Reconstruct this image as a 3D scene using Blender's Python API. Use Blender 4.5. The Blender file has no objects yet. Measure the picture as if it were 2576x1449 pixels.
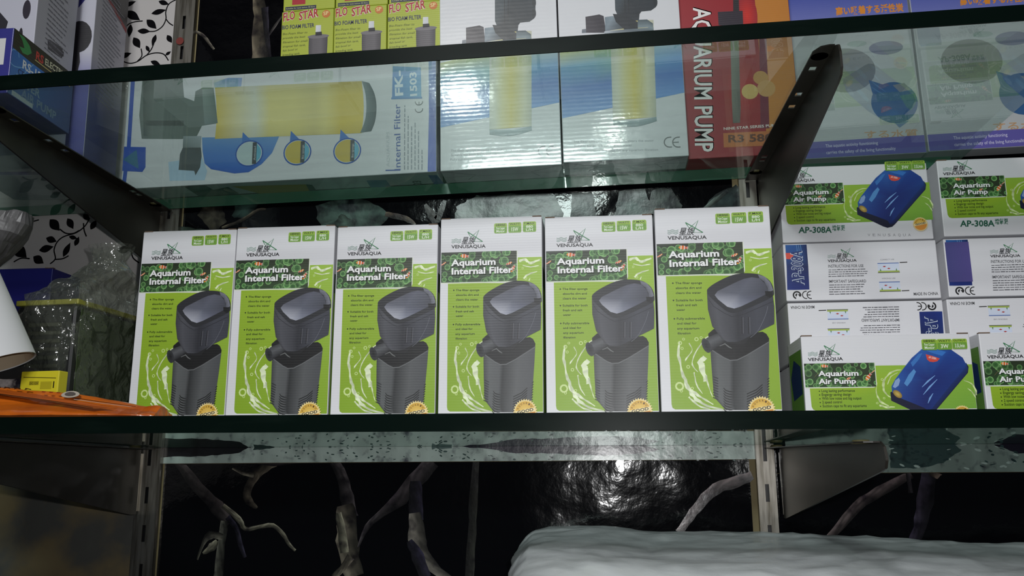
import bpy, bmesh, math, random
from mathutils import Matrix, Vector, Euler
random.seed(7)
sc = bpy.context.scene
C = sc.collection
PI = math.pi
Z0 = 1.30                      # height of the lower glass shelf above the floor
# ---------------------------------------------------------------- camera
FPX, PITCH, YAW, ROLL = 2206.8, 0.21015891, 0.10237679, -0.0057719
CAM = Vector((0.0, -0.70, -0.04807956))          # shelf frame: z = 0 is the top of the lower shelf, y = 0 its front edge
cy, sy, cp, sp = math.cos(YAW), math.sin(YAW), math.cos(PITCH), math.sin(PITCH)
FW = Vector((-sy*cp, cy*cp, sp)); R0 = Vector((cy, sy, 0)); U0 = R0.cross(FW)
RT = math.cos(ROLL)*R0 + math.sin(ROLL)*U0
UP = -math.sin(ROLL)*R0 + math.cos(ROLL)*U0
cam = bpy.data.objects.new('camera', bpy.data.cameras.new('camera')); C.objects.link(cam)
m = Matrix((RT, UP, -FW)).transposed().to_4x4(); m.translation = CAM + Vector((0, 0, Z0)); cam.matrix_world = m
cam.data.sensor_width = 36; cam.data.lens = FPX/2576*36; cam.data.clip_start = 0.01
sc.camera = cam
# ---------------------------------------------------------------- light and exposure
w = bpy.data.worlds.new('world'); sc.world = w; w.use_nodes = True
w.node_tree.nodes['Background'].inputs[0].default_value = (0.75, 0.85, 1.0, 1)
w.node_tree.nodes['Background'].inputs[1].default_value = 0.035
def area(name, loc, target, sx, sz, power, col=(1, 1, 1)):
    l = bpy.data.lights.new(name, 'AREA'); l.shape = 'RECTANGLE'; l.size = sx; l.size_y = sz; l.energy = power; l.color = col
    o = bpy.data.objects.new(name, l); C.objects.link(o); o.location = Vector(loc) + Vector((0, 0, Z0))
    o.rotation_euler = (Vector(target) - Vector(loc)).to_track_quat('-Z', 'Y').to_euler()
    return o
area('shop_tube_lamp', (-0.22, -1.70, 1.00), (0.0, 0.2, 0.12), 0.50, 0.16, 16.5, (0.96, 0.98, 1.0))
area('glare_lamp_left', (-0.50, -1.72, 1.36), (-0.15, 0.3, 0.4), 0.12, 0.06, 5.0, (1.0, 1.0, 0.96))  # small lamp added to set the glare on the left tall carton
area('glare_lamp_right', (0.06, -1.72, 1.17), (0.03, 0.3, 0.36), 0.07, 0.03, 0.9, (1.0, 1.0, 0.96))  # second added lamp, for the highlight on the right tall carton
fl = bpy.data.lights.new('phone_flash', 'SPOT'); fl.energy = 12.0; fl.shadow_soft_size = 0.006; fl.spot_size = math.radians(104); fl.spot_blend = 1.0
fo = bpy.data.objects.new('phone_flash', fl); C.objects.link(fo); fo.location = CAM + Vector((0.03, 0.0, Z0+0.03)); fo.rotation_euler = (FW+Vector((.05,0,-.05))).to_track_quat('-Z', 'Y').to_euler()
sc.view_settings.view_transform = 'Standard'; sc.view_settings.look = 'None'
sc.view_settings.gamma = 1; sc.view_settings.use_curve_mapping = False
sc.view_settings.exposure = 0.0
# ---------------------------------------------------------------- frame constants (metres)
D, HS, T, KL, KU = 0.3795, 0.3242, 0.0141, -0.00445, 0.01517
def lo(x): return KL*x
def up(x): return HS + KU*x
def ray(px, py): return FW + RT*((px-1288)/FPX) - UP*((py-724.5)/FPX)
def at(px, py, y):                                   # measured point of the photograph -> point on the plane at depth y
    d = ray(px, py); return CAM + d*((y-CAM.y)/d.y)
# ---------------------------------------------------------------- materials
def lin(c): return tuple((v/255/12.92 if v/255 <= .04045 else ((v/255+.055)/1.055)**2.4) for v in c)
MATS = {}
def mat(name, col=(200, 200, 200), rough=.5, metal=0, spec=.5, coat=0, attr=False, bump=None, noise=None):
    if name in MATS: return MATS[name]
    M = bpy.data.materials.new(name); M.use_nodes = True; nt = M.node_tree; b = nt.nodes['Principled BSDF']
    b.inputs['Base Color'].default_value = (*lin(col), 1); b.inputs['Roughness'].default_value = rough
    b.inputs['Metallic'].default_value = metal; b.inputs['Specular IOR Level'].default_value = spec
    b.inputs['Coat Weight'].default_value = coat; b.inputs['Coat Roughness'].default_value = .08
    tc = nt.nodes.new('ShaderNodeTexCoord'); src = None
    if attr:
        a = nt.nodes.new('ShaderNodeAttribute'); a.attribute_name = 'Col'; src = a.outputs['Color']
    if noise:                                         # (scale, second colour, contrast lo, hi, stretch)
        mp = nt.nodes.new('ShaderNodeMapping'); mp.inputs['Scale'].default_value = noise[4]
        nt.links.new(tc.outputs['Object'], mp.inputs['Vector'])
        n = nt.nodes.new('ShaderNodeTexNoise'); n.inputs['Scale'].default_value = noise[0]; n.inputs['Detail'].default_value = 6
        nt.links.new(mp.outputs[0], n.inputs['Vector'])
        r = nt.nodes.new('ShaderNodeMapRange'); r.inputs['From Min'].default_value = noise[2]; r.inputs['From Max'].default_value = noise[3]
        nt.links.new(n.outputs['Fac'], r.inputs['Value'])
        mx = nt.nodes.new('ShaderNodeMix'); mx.data_type = 'RGBA'
        nt.links.new(r.outputs[0], mx.inputs['Factor'])
        if src: nt.links.new(src, mx.inputs['A'])
        else: mx.inputs['A'].default_value = (*lin(col), 1)
        if noise[1] is None:                          # darken the printed colour along its grain
            mm = nt.nodes.new('ShaderNodeMix'); mm.data_type = 'RGBA'; mm.blend_type = 'MULTIPLY'; mm.inputs['Factor'].default_value = 1
            nt.links.new(src, mm.inputs['A']); mm.inputs['B'].default_value = (.22, .2, .26, 1); nt.links.new(mm.outputs['Result'], mx.inputs['B'])
        else: mx.inputs['B'].default_value = (*lin(noise[1]), 1)
        src = mx.outputs['Result']
    if src: nt.links.new(src, b.inputs['Base Color'])
    if bump:                                          # list of (kind, scale, strength, distance, stretch)
        prev = None
        for kind, scale, st, dist, stretch in bump:
            mp = nt.nodes.new('ShaderNodeMapping'); mp.inputs['Scale'].default_value = stretch
            nt.links.new(tc.outputs['Object'], mp.inputs['Vector'])
            if kind == 'wave':
                n = nt.nodes.new('ShaderNodeTexWave'); n.bands_direction = 'Z'; n.inputs['Distortion'].default_value = 1.5; n.inputs['Detail'].default_value = 2
            else:
                n = nt.nodes.new('ShaderNodeTexNoise'); n.inputs['Detail'].default_value = 5 if kind == 'noise' else 1.0
            n.inputs['Scale'].default_value = scale
            nt.links.new(mp.outputs[0], n.inputs['Vector'])
            bp = nt.nodes.new('ShaderNodeBump'); bp.inputs['Strength'].default_value = st; bp.inputs['Distance'].default_value = dist
            nt.links.new(n.outputs['Fac'], bp.inputs['Height'])
            if prev: nt.links.new(prev.outputs[0], bp.inputs['Normal'])
            prev = bp
        nt.links.new(prev.outputs[0], b.inputs['Normal'])
        if coat: nt.links.new(prev.outputs[0], b.inputs['Coat Normal'])
    MATS[name] = M; return M
CORR = [('wave', 110, .07, .0005, (1, 1, 1)), ('noise', 12, .14, .004, (1, 1, 1))]
CORRG = [('wave', 60, .030, .0005, (1, 1, 1)), ('noise', 30, .12, .002, (1, 1, 1))]
carton_m = mat('white_carton', (222, 222, 226), .42, bump=CORR)
print_m = mat('printed_ink', attr=True, rough=.42, bump=CORR)
gloss_print = mat('gloss_print', attr=True, rough=.30, coat=1.0, bump=CORRG)
gloss_carton = mat('gloss_white_carton', (222, 224, 228), .30, coat=1.0, bump=CORRG)
raw_board = mat('raw_cardboard', (120, 100, 84), .85, noise=(60, (90, 72, 58), .4, .7, (1, 1, 1)))
steel = mat('brushed_steel', (150, 146, 138), .34, metal=.85, noise=(30, (95, 90, 80), .4, .7, (8, 8, .6)))
bracket_m = mat('dull_bracket_steel', (44, 41, 36), .42, spec=.35, noise=(18, (33, 31, 27), .35, .7, (1, 1, 1)))
rubber = mat('olive_pad', (74, 70, 40), .6)
black = mat('slot_back_black', (22, 22, 24), .4)
edge_m = mat('polished_green_edge', (7, 17, 14), .30, spec=.03, noise=(9, (16, 26, 22), .55, .8, (1, 6, 6)))
def glass_mat(name, tint, dust):
    M = bpy.data.materials.new(name); M.use_nodes = True; nt = M.node_tree; nt.nodes.clear()
    N = nt.nodes.new; L = nt.links.new
    out = N('ShaderNodeOutputMaterial'); tr = N('ShaderNodeBsdfTransparent'); tr.inputs[0].default_value = (*tint, 1)
    gl = N('ShaderNodeBsdfGlossy'); gl.inputs['Roughness'].default_value = .015; gl.inputs[0].default_value = (.93, 1, .97, 1)
    df = N('ShaderNodeBsdfDiffuse'); df.inputs[0].default_value = (.62, .70, .67, 1)
    ge = N('ShaderNodeNewGeometry'); m1 = N('ShaderNodeMath'); m1.operation = 'MULTIPLY_ADD'
    m1.inputs[1].default_value = 1/1.5-1.5; m1.inputs[2].default_value = 1.5; L(ge.outputs['Backfacing'], m1.inputs[0])
    fr = N('ShaderNodeFresnel'); L(m1.outputs[0], fr.inputs['IOR'])
    tc = N('ShaderNodeTexCoord'); mp = N('ShaderNodeMapping'); mp.inputs['Scale'].default_value = (1, 5, 1); L(tc.outputs['Object'], mp.inputs[0])
    no = N('ShaderNodeTexNoise'); no.inputs['Scale'].default_value = 11; no.inputs['Detail'].default_value = 8; L(mp.outputs[0], no.inputs['Vector'])
    mr = N('ShaderNodeMapRange'); mr.inputs['From Min'].default_value = .35; mr.inputs['From Max'].default_value = .75
    mr.inputs['To Min'].default_value = dust*.4; mr.inputs['To Max'].default_value = dust*1.6; L(no.outputs['Fac'], mr.inputs['Value'])
    a = N('ShaderNodeMixShader'); L(mr.outputs[0], a.inputs[0]); L(tr.outputs[0], a.inputs[1]); L(df.outputs[0], a.inputs[2])
    b = N('ShaderNodeMixShader'); L(fr.outputs[0], b.inputs[0]); L(a.outputs[0], b.inputs[1]); L(gl.outputs[0], b.inputs[2])
    L(b.outputs[0], out.inputs[0]); MATS[name] = M; return M
glass_m = glass_mat('green_glass', (.86, .93, .905), .055)
def film_mat(name, col, alpha, rough, bumpscale, bstr):
    M = bpy.data.materials.new(name); M.use_nodes = True; nt = M.node_tree; nt.nodes.clear()
    N = nt.nodes.new; L = nt.links.new
    out = N('ShaderNodeOutputMaterial'); tr = N('ShaderNodeBsdfTransparent'); tr.inputs[0].default_value = (.93, .94, .92, 1)
    tc = N('ShaderNodeTexCoord'); no = N('ShaderNodeTexNoise'); no.inputs['Scale'].default_value = bumpscale; no.inputs['Detail'].default_value = 4
    no.inputs['Distortion'].default_value = 1.2
    L(tc.outputs['Object'], no.inputs['Vector']); bp = N('ShaderNodeBump'); bp.inputs['Strength'].default_value = bstr; bp.inputs['Distance'].default_value = .01
    L(no.outputs['Fac'], bp.inputs['Height']); 
    df = N('ShaderNodeBsdfDiffuse'); df.inputs[0].default_value = (*lin(col), 1); L(bp.outputs[0], df.inputs['Normal'])
    mx = N('ShaderNodeMixShader'); mx.inputs[0].default_value = alpha; L(tr.outputs[0], mx.inputs[1]); L(df.outputs[0], mx.inputs[2])
    gl = N('ShaderNodeBsdfGlossy'); gl.inputs['Roughness'].default_value = rough; L(bp.outputs[0], gl.inputs['Normal'])
    lw = N('ShaderNodeLayerWeight'); lw.inputs['Blend'].default_value = .22; L(bp.outputs[0], lw.inputs['Normal'])
    mr = N('ShaderNodeMapRange'); mr.inputs['To Min'].default_value = .05; mr.inputs['To Max'].default_value = .34; L(lw.outputs['Fresnel'], mr.inputs['Value'])
    m2 = N('ShaderNodeMixShader'); L(mr.outputs[0], m2.inputs[0]); L(mx.outputs[0], m2.inputs[1]); L(gl.outputs[0], m2.inputs[2])
    L(m2.outputs[0], out.inputs[0]); MATS[name] = M; return M
bag_film = film_mat('clear_bag_film', (150, 156, 142), .12, .10, 26, .9)
# ---------------------------------------------------------------- object helpers
def link(name, me, material=None, parent=None):
    o = bpy.data.objects.new(name, me); C.objects.link(o)
    if material is not None:
        me.materials.clear(); me.materials.append(material)
    if parent is not None: o.parent = parent
    return o
def bmobj(name, bm, material, parent=None, smooth=False):
    bmesh.ops.recalc_face_normals(bm, faces=bm.faces[:])
    me = bpy.data.meshes.new(name); bm.to_mesh(me); bm.free()
    if smooth:
        for p in me.polygons: p.use_smooth = True
    return link(name, me, material, parent)
def tag(o, label, cat, group=None):
    o['label'] = label; o['category'] = cat
    if group: o['group'] = group
    return o
def empty(name, loc, rot=(0, 0, 0), label=None, cat=None, group=None):
    o = bpy.data.objects.new(name, None); C.objects.link(o); o.empty_display_size = .02
    o.location = Vector(loc) + Vector((0, 0, Z0)); o.rotation_euler = rot
    if label: tag(o, label, cat, group)
    return o
def struct(o): 
    o['kind'] = 'structure'; return o
def copy_tree(o, parent=None):
    c = o.copy(); C.objects.link(c)
    if parent is not None: c.parent = parent
    for ch in list(o.children): copy_tree(ch, c)
    return c
def nest(root, into, *names):                          # parts that sit on another part become its sub-parts
    base = lambda o: o.name.split('.')[0]
    host = [c for c in root.children if base(c) == into][0]
    for c in list(root.children):
        if base(c) in names: c.parent = host
def box(bm, x0, x1, y0, y1, z0, z1):
    v = [bm.verts.new(p) for p in ((x0,y0,z0),(x1,y0,z0),(x1,y1,z0),(x0,y1,z0),(x0,y0,z1),(x1,y0,z1),(x1,y1,z1),(x0,y1,z1))]
    for f in ((0,3,2,1),(4,5,6,7),(0,1,5,4),(1,2,6,5),(2,3,7,6),(3,0,4,7)): bm.faces.new([v[i] for i in f])
    return v
def boxbm(*a, bevel=0, seg=2):
    bm = bmesh.new(); box(bm, *a)
    if bevel: bmesh.ops.bevel(bm, geom=bm.edges[:], offset=bevel, segments=seg, affect='EDGES', profile=.5)
    return bm
def prism(pts, y0, y1, axis='y', bevel=0):
    bm = bmesh.new()
    def P(a, b, d): return (a, d, b) if axis == 'y' else ((d, a, b) if axis == 'x' else (a, b, d))
    f = [bm.verts.new(P(a, b, y0)) for a, b in pts]; g = [bm.verts.new(P(a, b, y1)) for a, b in pts]
    bm.faces.new(f); bm.faces.new(g[::-1]); n = len(pts)
    for i in range(n): bm.faces.new((f[i], g[i], g[(i+1) % n], f[(i+1) % n]))
    if bevel: bmesh.ops.bevel(bm, geom=bm.edges[:], offset=bevel, segments=2, affect='EDGES')
    return bm
# ---------------------------------------------------------------- printed matter: flat coloured polygons laid on a face
TXT = {}
def text_mesh(s, bold):
    k = (s, bold)
    if k not in TXT:
        cu = bpy.data.curves.new('t', 'FONT'); cu.body = s; cu.size = 1; cu.offset = bold; cu.resolution_u = 2; cu.fill_mode = 'FRONT'
        o = bpy.data.objects.new('t', cu)
        me = bpy.data.meshes.new_from_object(o)
        V = [(v.co.x, v.co.y) for v in me.vertices]; F = [tuple(p.vertices) for p in me.polygons]
        bpy.data.meshes.remove(me); bpy.data.objects.remove(o); bpy.data.curves.remove(cu)
        TXT[k] = (V, F)
    return TXT[k]
EPS = .00010
class Ink:
    """collects coloured polygons in face coordinates (u right, v up, metres)"""
    count = 0
    def __init__(s, layer=1): s.V = []; s.F = []; s.Cc = []; s.L = layer; s.k = 0; Ink.count += 1; s.base = (Ink.count % 23)*.037
    def add(s, pts, cols, faces, layer=None):
        L = (s.L if layer is None else layer) + s.k*.02 + s.base; b = len(s.V); s.k += 1 if s.k < 330 else 0
        if not isinstance(cols, list): cols = [cols]*len(pts)
        s.V += [(p[0], p[1], L) for p in pts]; s.Cc += [lin(c) for c in cols]
        s.F += [tuple(b+i for i in f) for f in faces]
    def poly(s, pts, col, layer=None): s.add(pts, col, [tuple(range(len(pts)))], layer)
    def fan(s, c, colc, pts, colr, layer=None):
        n = len(pts); s.add([c]+list(pts), [colc]+([colr]*n if not isinstance(colr, list) else colr), [(0, i+1, (i+1) % n+1) for i in range(n)], layer)
    def loft(s, rows, cols, layer=None):              # rows of equal point counts, colours per row or per point
        n = len(rows[0]); P = [p for r in rows for p in r]
        cc = []
        for r, c in zip(rows, cols): cc += (c if isinstance(c, list) else [c]*n)
        s.add(P, cc, [(j*n+i, j*n+i+1, (j+1)*n+i+1, (j+1)*n+i) for j in range(len(rows)-1) for i in range(n-1)], layer)
    def ell(s, c, rx, ry, col, n=18, rot=0, rim=None, layer=None, clip=None):
        P = []
        for i in range(n):
            a = 2*PI*i/n; x, y = rx*math.cos(a), ry*math.sin(a)
            P.append((c[0]+x*math.cos(rot)-y*math.sin(rot), c[1]+x*math.sin(rot)+y*math.cos(rot)))
        if clip: 
            P = [(min(max(x, clip[0]), clip[2]), min(max(y, clip[1]), clip[3])) for x, y in P]
            c = (min(max(c[0], clip[0]), clip[2]), min(max(c[1], clip[1]), clip[3]))
        s.fan(c, col, P, rim or col, layer)
    def ring(s, c, r0, r1, col, n=20, ry=1.0, layer=None, a0=0, a1=2*PI):
        R = [[(c[0]+r*math.cos(a0+(a1-a0)*i/n), c[1]+ry*r*math.sin(a0+(a1-a0)*i/n)) for i in range(n+1)] for r in (r0, r1)]
        s.loft(R, [col, col], layer)
    def line(s, pts, ws, col, layer=None, jag=0, sub=1):
        if not isinstance(ws, (list, tuple)): ws = [ws]*len(pts)
        if sub > 1:
            q = []; qw = []; qc = []
            for i in range(len(pts)-1):
                for k in range(sub):
                    t = k/sub; q.append((pts[i][0]*(1-t)+pts[i+1][0]*t, pts[i][1]*(1-t)+pts[i+1][1]*t)); qw.append(ws[i]*(1-t)+ws[i+1]*t)
                    if isinstance(col, list): qc.append(tuple(a*(1-t)+b*t for a, b in zip(col[i], col[i+1])))
            q.append(pts[-1]); qw.append(ws[-1])
            if isinstance(col, list): qc.append(col[-1]); col = qc
            pts, ws = q, qw
        A, B, M_ = [], [], []
        for i, p in enumerate(pts):
            a = pts[max(i-1, 0)]; b = pts[min(i+1, len(pts)-1)]
            dx, dy = b[0]-a[0], b[1]-a[1]; l = math.hypot(dx, dy) or 1; nx, ny = -dy/l, dx/l
            j1, j2 = 1+random.uniform(-jag, jag), 1+random.uniform(-jag, jag)
            A.append((p[0]+nx*ws[i]/2*j1, p[1]+ny*ws[i]/2*j1)); B.append((p[0]-nx*ws[i]/2*j2, p[1]-ny*ws[i]/2*j2))
            M_.append(p)
        s.loft([A, B], [col, col], layer)
    def text(s, t, p0, p1, h, col, bold=0.0, shear=0, rot=None, fit=True, layer=None):
        """cap height h, baseline from p0 towards p1 (width fitted to it)"""
        V, F = text_mesh(t, bold)
        if not V: return
        x0 = min(v[0] for v in V); x1 = max(v[0] for v in V); W = math.hypot(p1[0]-p0[0], p1[1]-p0[1])
        k = h/.70; kx = W/(x1-x0) if fit else k
        a = math.atan2(p1[1]-p0[1], p1[0]-p0[0]) if rot is None else rot; ca, sa = math.cos(a), math.sin(a)
        P = []
        for x, y in V:
            X, Y = (x-x0)*kx+shear*y*k, y*k; P.append((p0[0]+X*ca-Y*sa, p0[1]+X*sa+Y*ca))
        s.add(P, col, F, layer)
    def build(s, name, parent, face, w=0, material=None, label=None):
        me = bpy.data.meshes.new(name); V = []
        for u, v, L in s.V:
            e = L*EPS
            V.append({'front': (u, -e, v), 'right': (w+e, u, v), 'left': (-e, u, v), 'bottom': (u, v, -e), 'top': (u, v, w+e)}[face])
        me.from_pydata(V, [], s.F); me.update()
        ca = me.color_attributes.new('Col', 'FLOAT_COLOR', 'POINT')
        for i, c in enumerate(s.Cc): ca.data[i].color = (*c, 1)
        want = {'front': (0, -1, 0), 'right': (1, 0, 0), 'left': (-1, 0, 0), 'bottom': (0, 0, -1), 'top': (0, 0, 1)}[face]
        bm = bmesh.new(); bm.from_mesh(me)
        for f in bm.faces:
            f.normal_update()
            if f.normal.dot(Vector(want)) < 0: f.normal_flip()
        bm.to_mesh(me); bm.free()
        o = link(name, me, material or print_m, parent)
        if name == 'water_splash_print': o['kind'] = 'stuff'
        if label: o['label'] = label
        return o
def picker(root, face, w, zoom):
    """zoom = (x0, y0, scale): reading a measured point of the photograph back onto the face of a placed carton"""
    M = Matrix.Translation(root.location-Vector((0, 0, Z0))) @ root.rotation_euler.to_matrix().to_4x4() @ Matrix.Diagonal((*root.scale, 1))
    Mi = M.inverted(); o = Mi @ CAM; ax = {'front': 1, 'right': 0, 'bottom': 2, 'left': 0}[face]; val = {'front': 0, 'right': w, 'bottom': 0, 'left': 0}[face]
    def P(x, y):
        d = Mi.to_3x3() @ ray(zoom[0]+x/zoom[2], zoom[1]+y/zoom[2]); t = (val-o[ax])/d[ax]; q = o + d*t
        return {'front': (q.x, q.z), 'right': (q.y, q.z), 'left': (q.y, q.z), 'bottom': (q.x, q.y)}[face]
    return P, (lambda L: [P(*p) for p in L])
def rect(u0, v0, u1, v1): return [(u0, v0), (u1, v0), (u1, v1), (u0, v1)]
def rrect(u0, v0, u1, v1, r, n=4, corners=(1, 1, 1, 1)):
    P = []
    for (cx_, cy_, a, on) in ((u0+r, v0+r, PI, corners[0]), (u1-r, v0+r, 1.5*PI, corners[1]), (u1-r, v1-r, 0, corners[2]), (u0+r, v1-r, .5*PI, corners[3])):
        if on: P += [(cx_+r*math.cos(a+PI/2*i/n), cy_+r*math.sin(a+PI/2*i/n)) for i in range(n+1)]
        else: P.append((cx_+r*(math.cos(a)+math.cos(a+PI/2)), cy_+r*(math.sin(a)+math.sin(a+PI/2))))
    return P
def words(ink, u0, u1, v, h, col, n=None):              # a line of print too small to read
    u = u0
    while u < u1-h:
        l = random.uniform(1.5, 5)*h; l = min(l, u1-u); ink.poly(rect(u, v, u+l, v+h*random.uniform(.6, .9)), col); u += l+h*.55
# ================================================================ setting
WALLB, TANW = (96, 92, 84), (150, 138, 100)
wall = struct(bmobj('wall_back', boxbm(-2.2, 2.2, D, D+.08, -1.30, 1.50), mat('tan_wall', TANW, .8, noise=(8, (120, 108, 78), .4, .65, (1, 1, 1))))); wall.location.z = Z0
flr = struct(bmobj('floor', boxbm(-2.2, 2.2, -3.2, D+.08, -.06, 0), mat('grey_floor', (92, 90, 86), .5, noise=(6, (72, 70, 68), .4, .6, (1, 1, 1)))))
cei = struct(bmobj('ceiling', boxbm(-2.2, 2.2, -3.2, D+.08, 2.80, 2.86), mat('ceiling_white', (150, 150, 148), .8)))
vine_paper = mat('white_wallpaper', (196, 192, 190), .55)
stone_paper = mat('stone_wallpaper', (122, 108, 78), .6, noise=(11, (84, 84, 80), .42, .58, (1, 1, 1)), bump=[('noise', 20, .3, .004, (1, 1, 1))])
SEAM, SEAMR, SEAML = -.0315, -.0478, -.035
o = bmobj('vine_wallpaper', boxbm(-1.3, -.5845, D-.002, D-.0004, SEAML, 1.3), vine_paper, wall); o['label'] = 'white wallpaper with black leaf vines'
o = bmobj('stone_wallpaper', boxbm(-1.3, -.5845, D-.002, D-.0004, -.9, SEAML-.0002), stone_paper, wall); o['label'] = 'mottled brown stone pattern wallpaper'
vi = Ink(1)
def leaf(a, b, wid, zoom):
    A, B = [at(zoom[0]+p[0]/zoom[2], zoom[1]+p[1]/zoom[2], D) for p in (a, b)]; A = Vector((A.x, A.z)); B = Vector((B.x, B.z))
    d = B-A; n = Vector((-d.y, d.x)).normalized(); k = wid/zoom[2]*d.length/ (math.hypot(b[0]-a[0], b[1]-a[1])/zoom[2])
    P = []
    for i in range(13): 
        t = i/12; q = A+d*t+n*(k*.5*math.sin(PI*t**.85)**1.15); P.append((q.x, q.y))
    for i in range(11, 0, -1):
        t = i/12; q = A+d*t-n*(k*.5*math.sin(PI*t**.85)**1.15); P.append((q.x, q.y))
    vi.fan(tuple((A+B)/2), (14, 13, 16), P, (14, 13, 16))
def smooth_pts(p, n=6):
    q = []
    for i in range(len(p)-1):
        a, b, c, d = p[max(i-1, 0)], p[i], p[i+1], p[min(i+2, len(p)-1)]
        for k in range(n):
            t = k/n; q.append(tuple(.5*((2*b[j])+(-a[j]+c[j])*t+(2*a[j]-5*b[j]+4*c[j]-d[j])*t*t+(-a[j]+3*b[j]-3*c[j]+d[j])*t**3) for j in (0, 1)))
    q.append(p[-1]); return q
def smc(p, n=4):
    q = smooth_pts([p[-1]]+list(p)+[p[0], p[1]], n); return q[n:-n-n] if False else q[n:n+n*len(p)]
def vine(pts, zoom, wd=10):
    P = [at(zoom[0]+p[0]/zoom[2], zoom[1]+p[1]/zoom[2], D) for p in smooth_pts(pts)]
    vi.line([(p.x, p.z) for p in P], wd/zoom[2]/2206*1.09, (14, 13, 16))
ZA = (0, 0, 3.0194); ZB = (0, 540, 2.684)
for a, b, wd in (((945,55),(1040,15),38),((960,90),(1070,160),58),((1000,190),(985,290),40),((1050,240),(1150,245),42),((1120,155),(1195,225),50),((1155,110),(1270,80),44),((1210,15),(1290,40),36),((1020,290),(1070,372),50),((1190,268),(1160,355),34),((1115,352),(1142,402),24),((1275,272),(1312,332),36),((918,440),(1005,408),44),((1150,470),(1225,498),34),((1262,425),(1305,395),26)): leaf(a, b, wd, ZA)
for v in (((935,245),(980,192),(1030,172),(1090,165)),((1350,0),(1290,35),(1265,95),(1266,150),(1240,205),(1190,240),(1140,245)),((1266,150),(1290,180),(1320,200)),((912,515),(916,450),(950,475),(1000,486),(1055,470),(1120,425),(1190,407),(1250,418),(1285,465)),((1050,470),(1083,430),(1078,375)),((1120,425),(1155,380),(1175,335))): vine(v, ZA)
for a, b, wd in (((95,98),(140,20),44),((343,35),(410,112),58),((462,28),(502,100),44),((318,160),(390,185),42),((270,245),(370,218),50),((433,288),(482,190),44),((472,150),(530,165),26),((512,215),(540,150),36),((618,104),(658,38),44),((100,215),(188,292),70),((232,285),(302,332),52),((798,245),(892,232),50),((568,0),(612,42),34)): leaf(a, b, wd, ZB)
for v in (((140,15),(180,45),(220,50),(270,38)),((612,25),(580,80),(520,125),(440,150),(395,185),(372,240),(380,300),(345,335)),((410,100),(450,128),(500,130),(540,110)),((570,60),(575,110),(590,150)),((380,305),(430,300),(470,280)),((100,322),(150,297),(208,300)),((890,245),(905,295),(945,328))): vine(v, ZB)
for a, b, wd in (((40,500),(90,470),30),((120,490),(95,440),26),((-60,480),(-20,430),34),((170,470),(200,520),26),((-80,600),(-30,640),34),((-150,100),(-90,140),50),((-120,300),(-50,250),50)): leaf(a, b, wd, (0, 0, 1))
vi.build('vine_print', wall, 'front', material=mat('flock_print', attr=True, rough=.9, spec=.08)).location.y = D-.0021
wall.children[-1]['label'] = 'black printed vine leaves'
# aquarium backdrops
film_bump = [('soft', 8, .50, .012, (1, 1, 1)), ('noise', 26, .30, .0035, (1, 1, 1))]
backdrop_m = mat('gloss_backdrop_film', (7, 7, 10), .09, spec=.35, bump=film_bump)
back_print = mat('backdrop_print', attr=True, rough=.22, noise=(60, None, .46, .66, (1, 1, 1)), bump=film_bump)
rock_print = mat('rock_print', attr=True, rough=.25, noise=(85, None, .54, .74, (1, 1, 1)), bump=film_bump)
GREY = 2206.8
def wpt(px, py): p = at(px, py, D); return (p.x, p.z)
def wpx(n): return n/GREY*1.08
def backdrop(name, x0, x1, z0, z1, label):
    o = bmobj(name, boxbm(x0, x1, D-.0016, D-.0004, z0, z1), backdrop_m); o.location.z = Z0; tag(o, label, 'backdrop'); return o
bd_up = backdrop('aquarium_backdrop', -.5525, .1690, SEAM, 1.0, 'glossy black aquarium backdrop with green rocks behind the six green cartons')
bd_lo = backdrop('aquarium_backdrop', -.5525, .1690, -.75, SEAM-.0003, 'black driftwood backdrop below the lower glass shelf, left of the right upright')
bd_ru = backdrop('aquarium_backdrop', .1985, 1.2, SEAMR, 1.0, 'dark rock backdrop behind the blue air pump cartons')
bd_rl = backdrop('aquarium_backdrop', .1985, 1.2, -.75, SEAMR-.0003, 'black driftwood backdrop right of the lower right bracket')
def bark(ink, pts, ws, base, shade=.35, side=1):
    P = [wpt(*p) for p in smooth_pts(pts, 3)]; W = []
    n = len(ws)
    for i in range(len(P)): 
        t = i/(len(P)-1)*(n-1); k = min(int(t), n-2); W.append(wpx(ws[k]*(1-(t-k))+ws[k+1]*(t-k)))
    rows = [[] for _ in range(6)]; cols = [[] for _ in range(6)]
    for i, p in enumerate(P):
        a, b = P[max(i-1, 0)], P[min(i+1, len(P)-1)]; d = Vector((b[0]-a[0], b[1]-a[1])).normalized(); nn = Vector((-d.y, d.x))
        for r in range(6):
            q = (r/5-.5)*W[i]*(1+random.uniform(-.14, .14)*(r in (0, 5)))
            rows[r].append((p[0]+nn.x*q, p[1]+nn.y*q))
            lgt = (.30+.70*(r/5 if side > 0 else 1-r/5))*random.uniform(.6, 1.12); cols[r].append(tuple(min(255, c*lgt) for c in base))
    ink.loft(rows, cols)
WOOD, PALE, DARK = (142, 132, 116), (172, 166, 144), (62, 58, 74)
b = Ink(1)
bark(b, [(448,1160),(500,1226),(548,1276),(578,1318)], [20, 30, 34, 22], (88, 80, 80), side=1)
bark(b, [(562,1272),(602,1306),(618,1330),(650,1326),(688,1322),(714,1345),(728,1368),(744,1385)], [12, 14, 11, 10, 11, 10, 9, 6], PALE, side=1)
bark(b, [(574,1300),(596,1330),(606,1370),(618,1402)], [16, 13, 12, 9], DARK)
bark(b, [(566,1310),(562,1345),(556,1390),(550,1460)], [18, 22, 20, 26], (112, 110, 100), side=-1)
bark(b, [(562,1350),(530,1346),(512,1370),(498,1408)], [14, 20, 9, 4], (110, 106, 96)); bark(b, [(512,1392),(535,1376),(548,1360)], [6, 22, 10], PALE)
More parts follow.
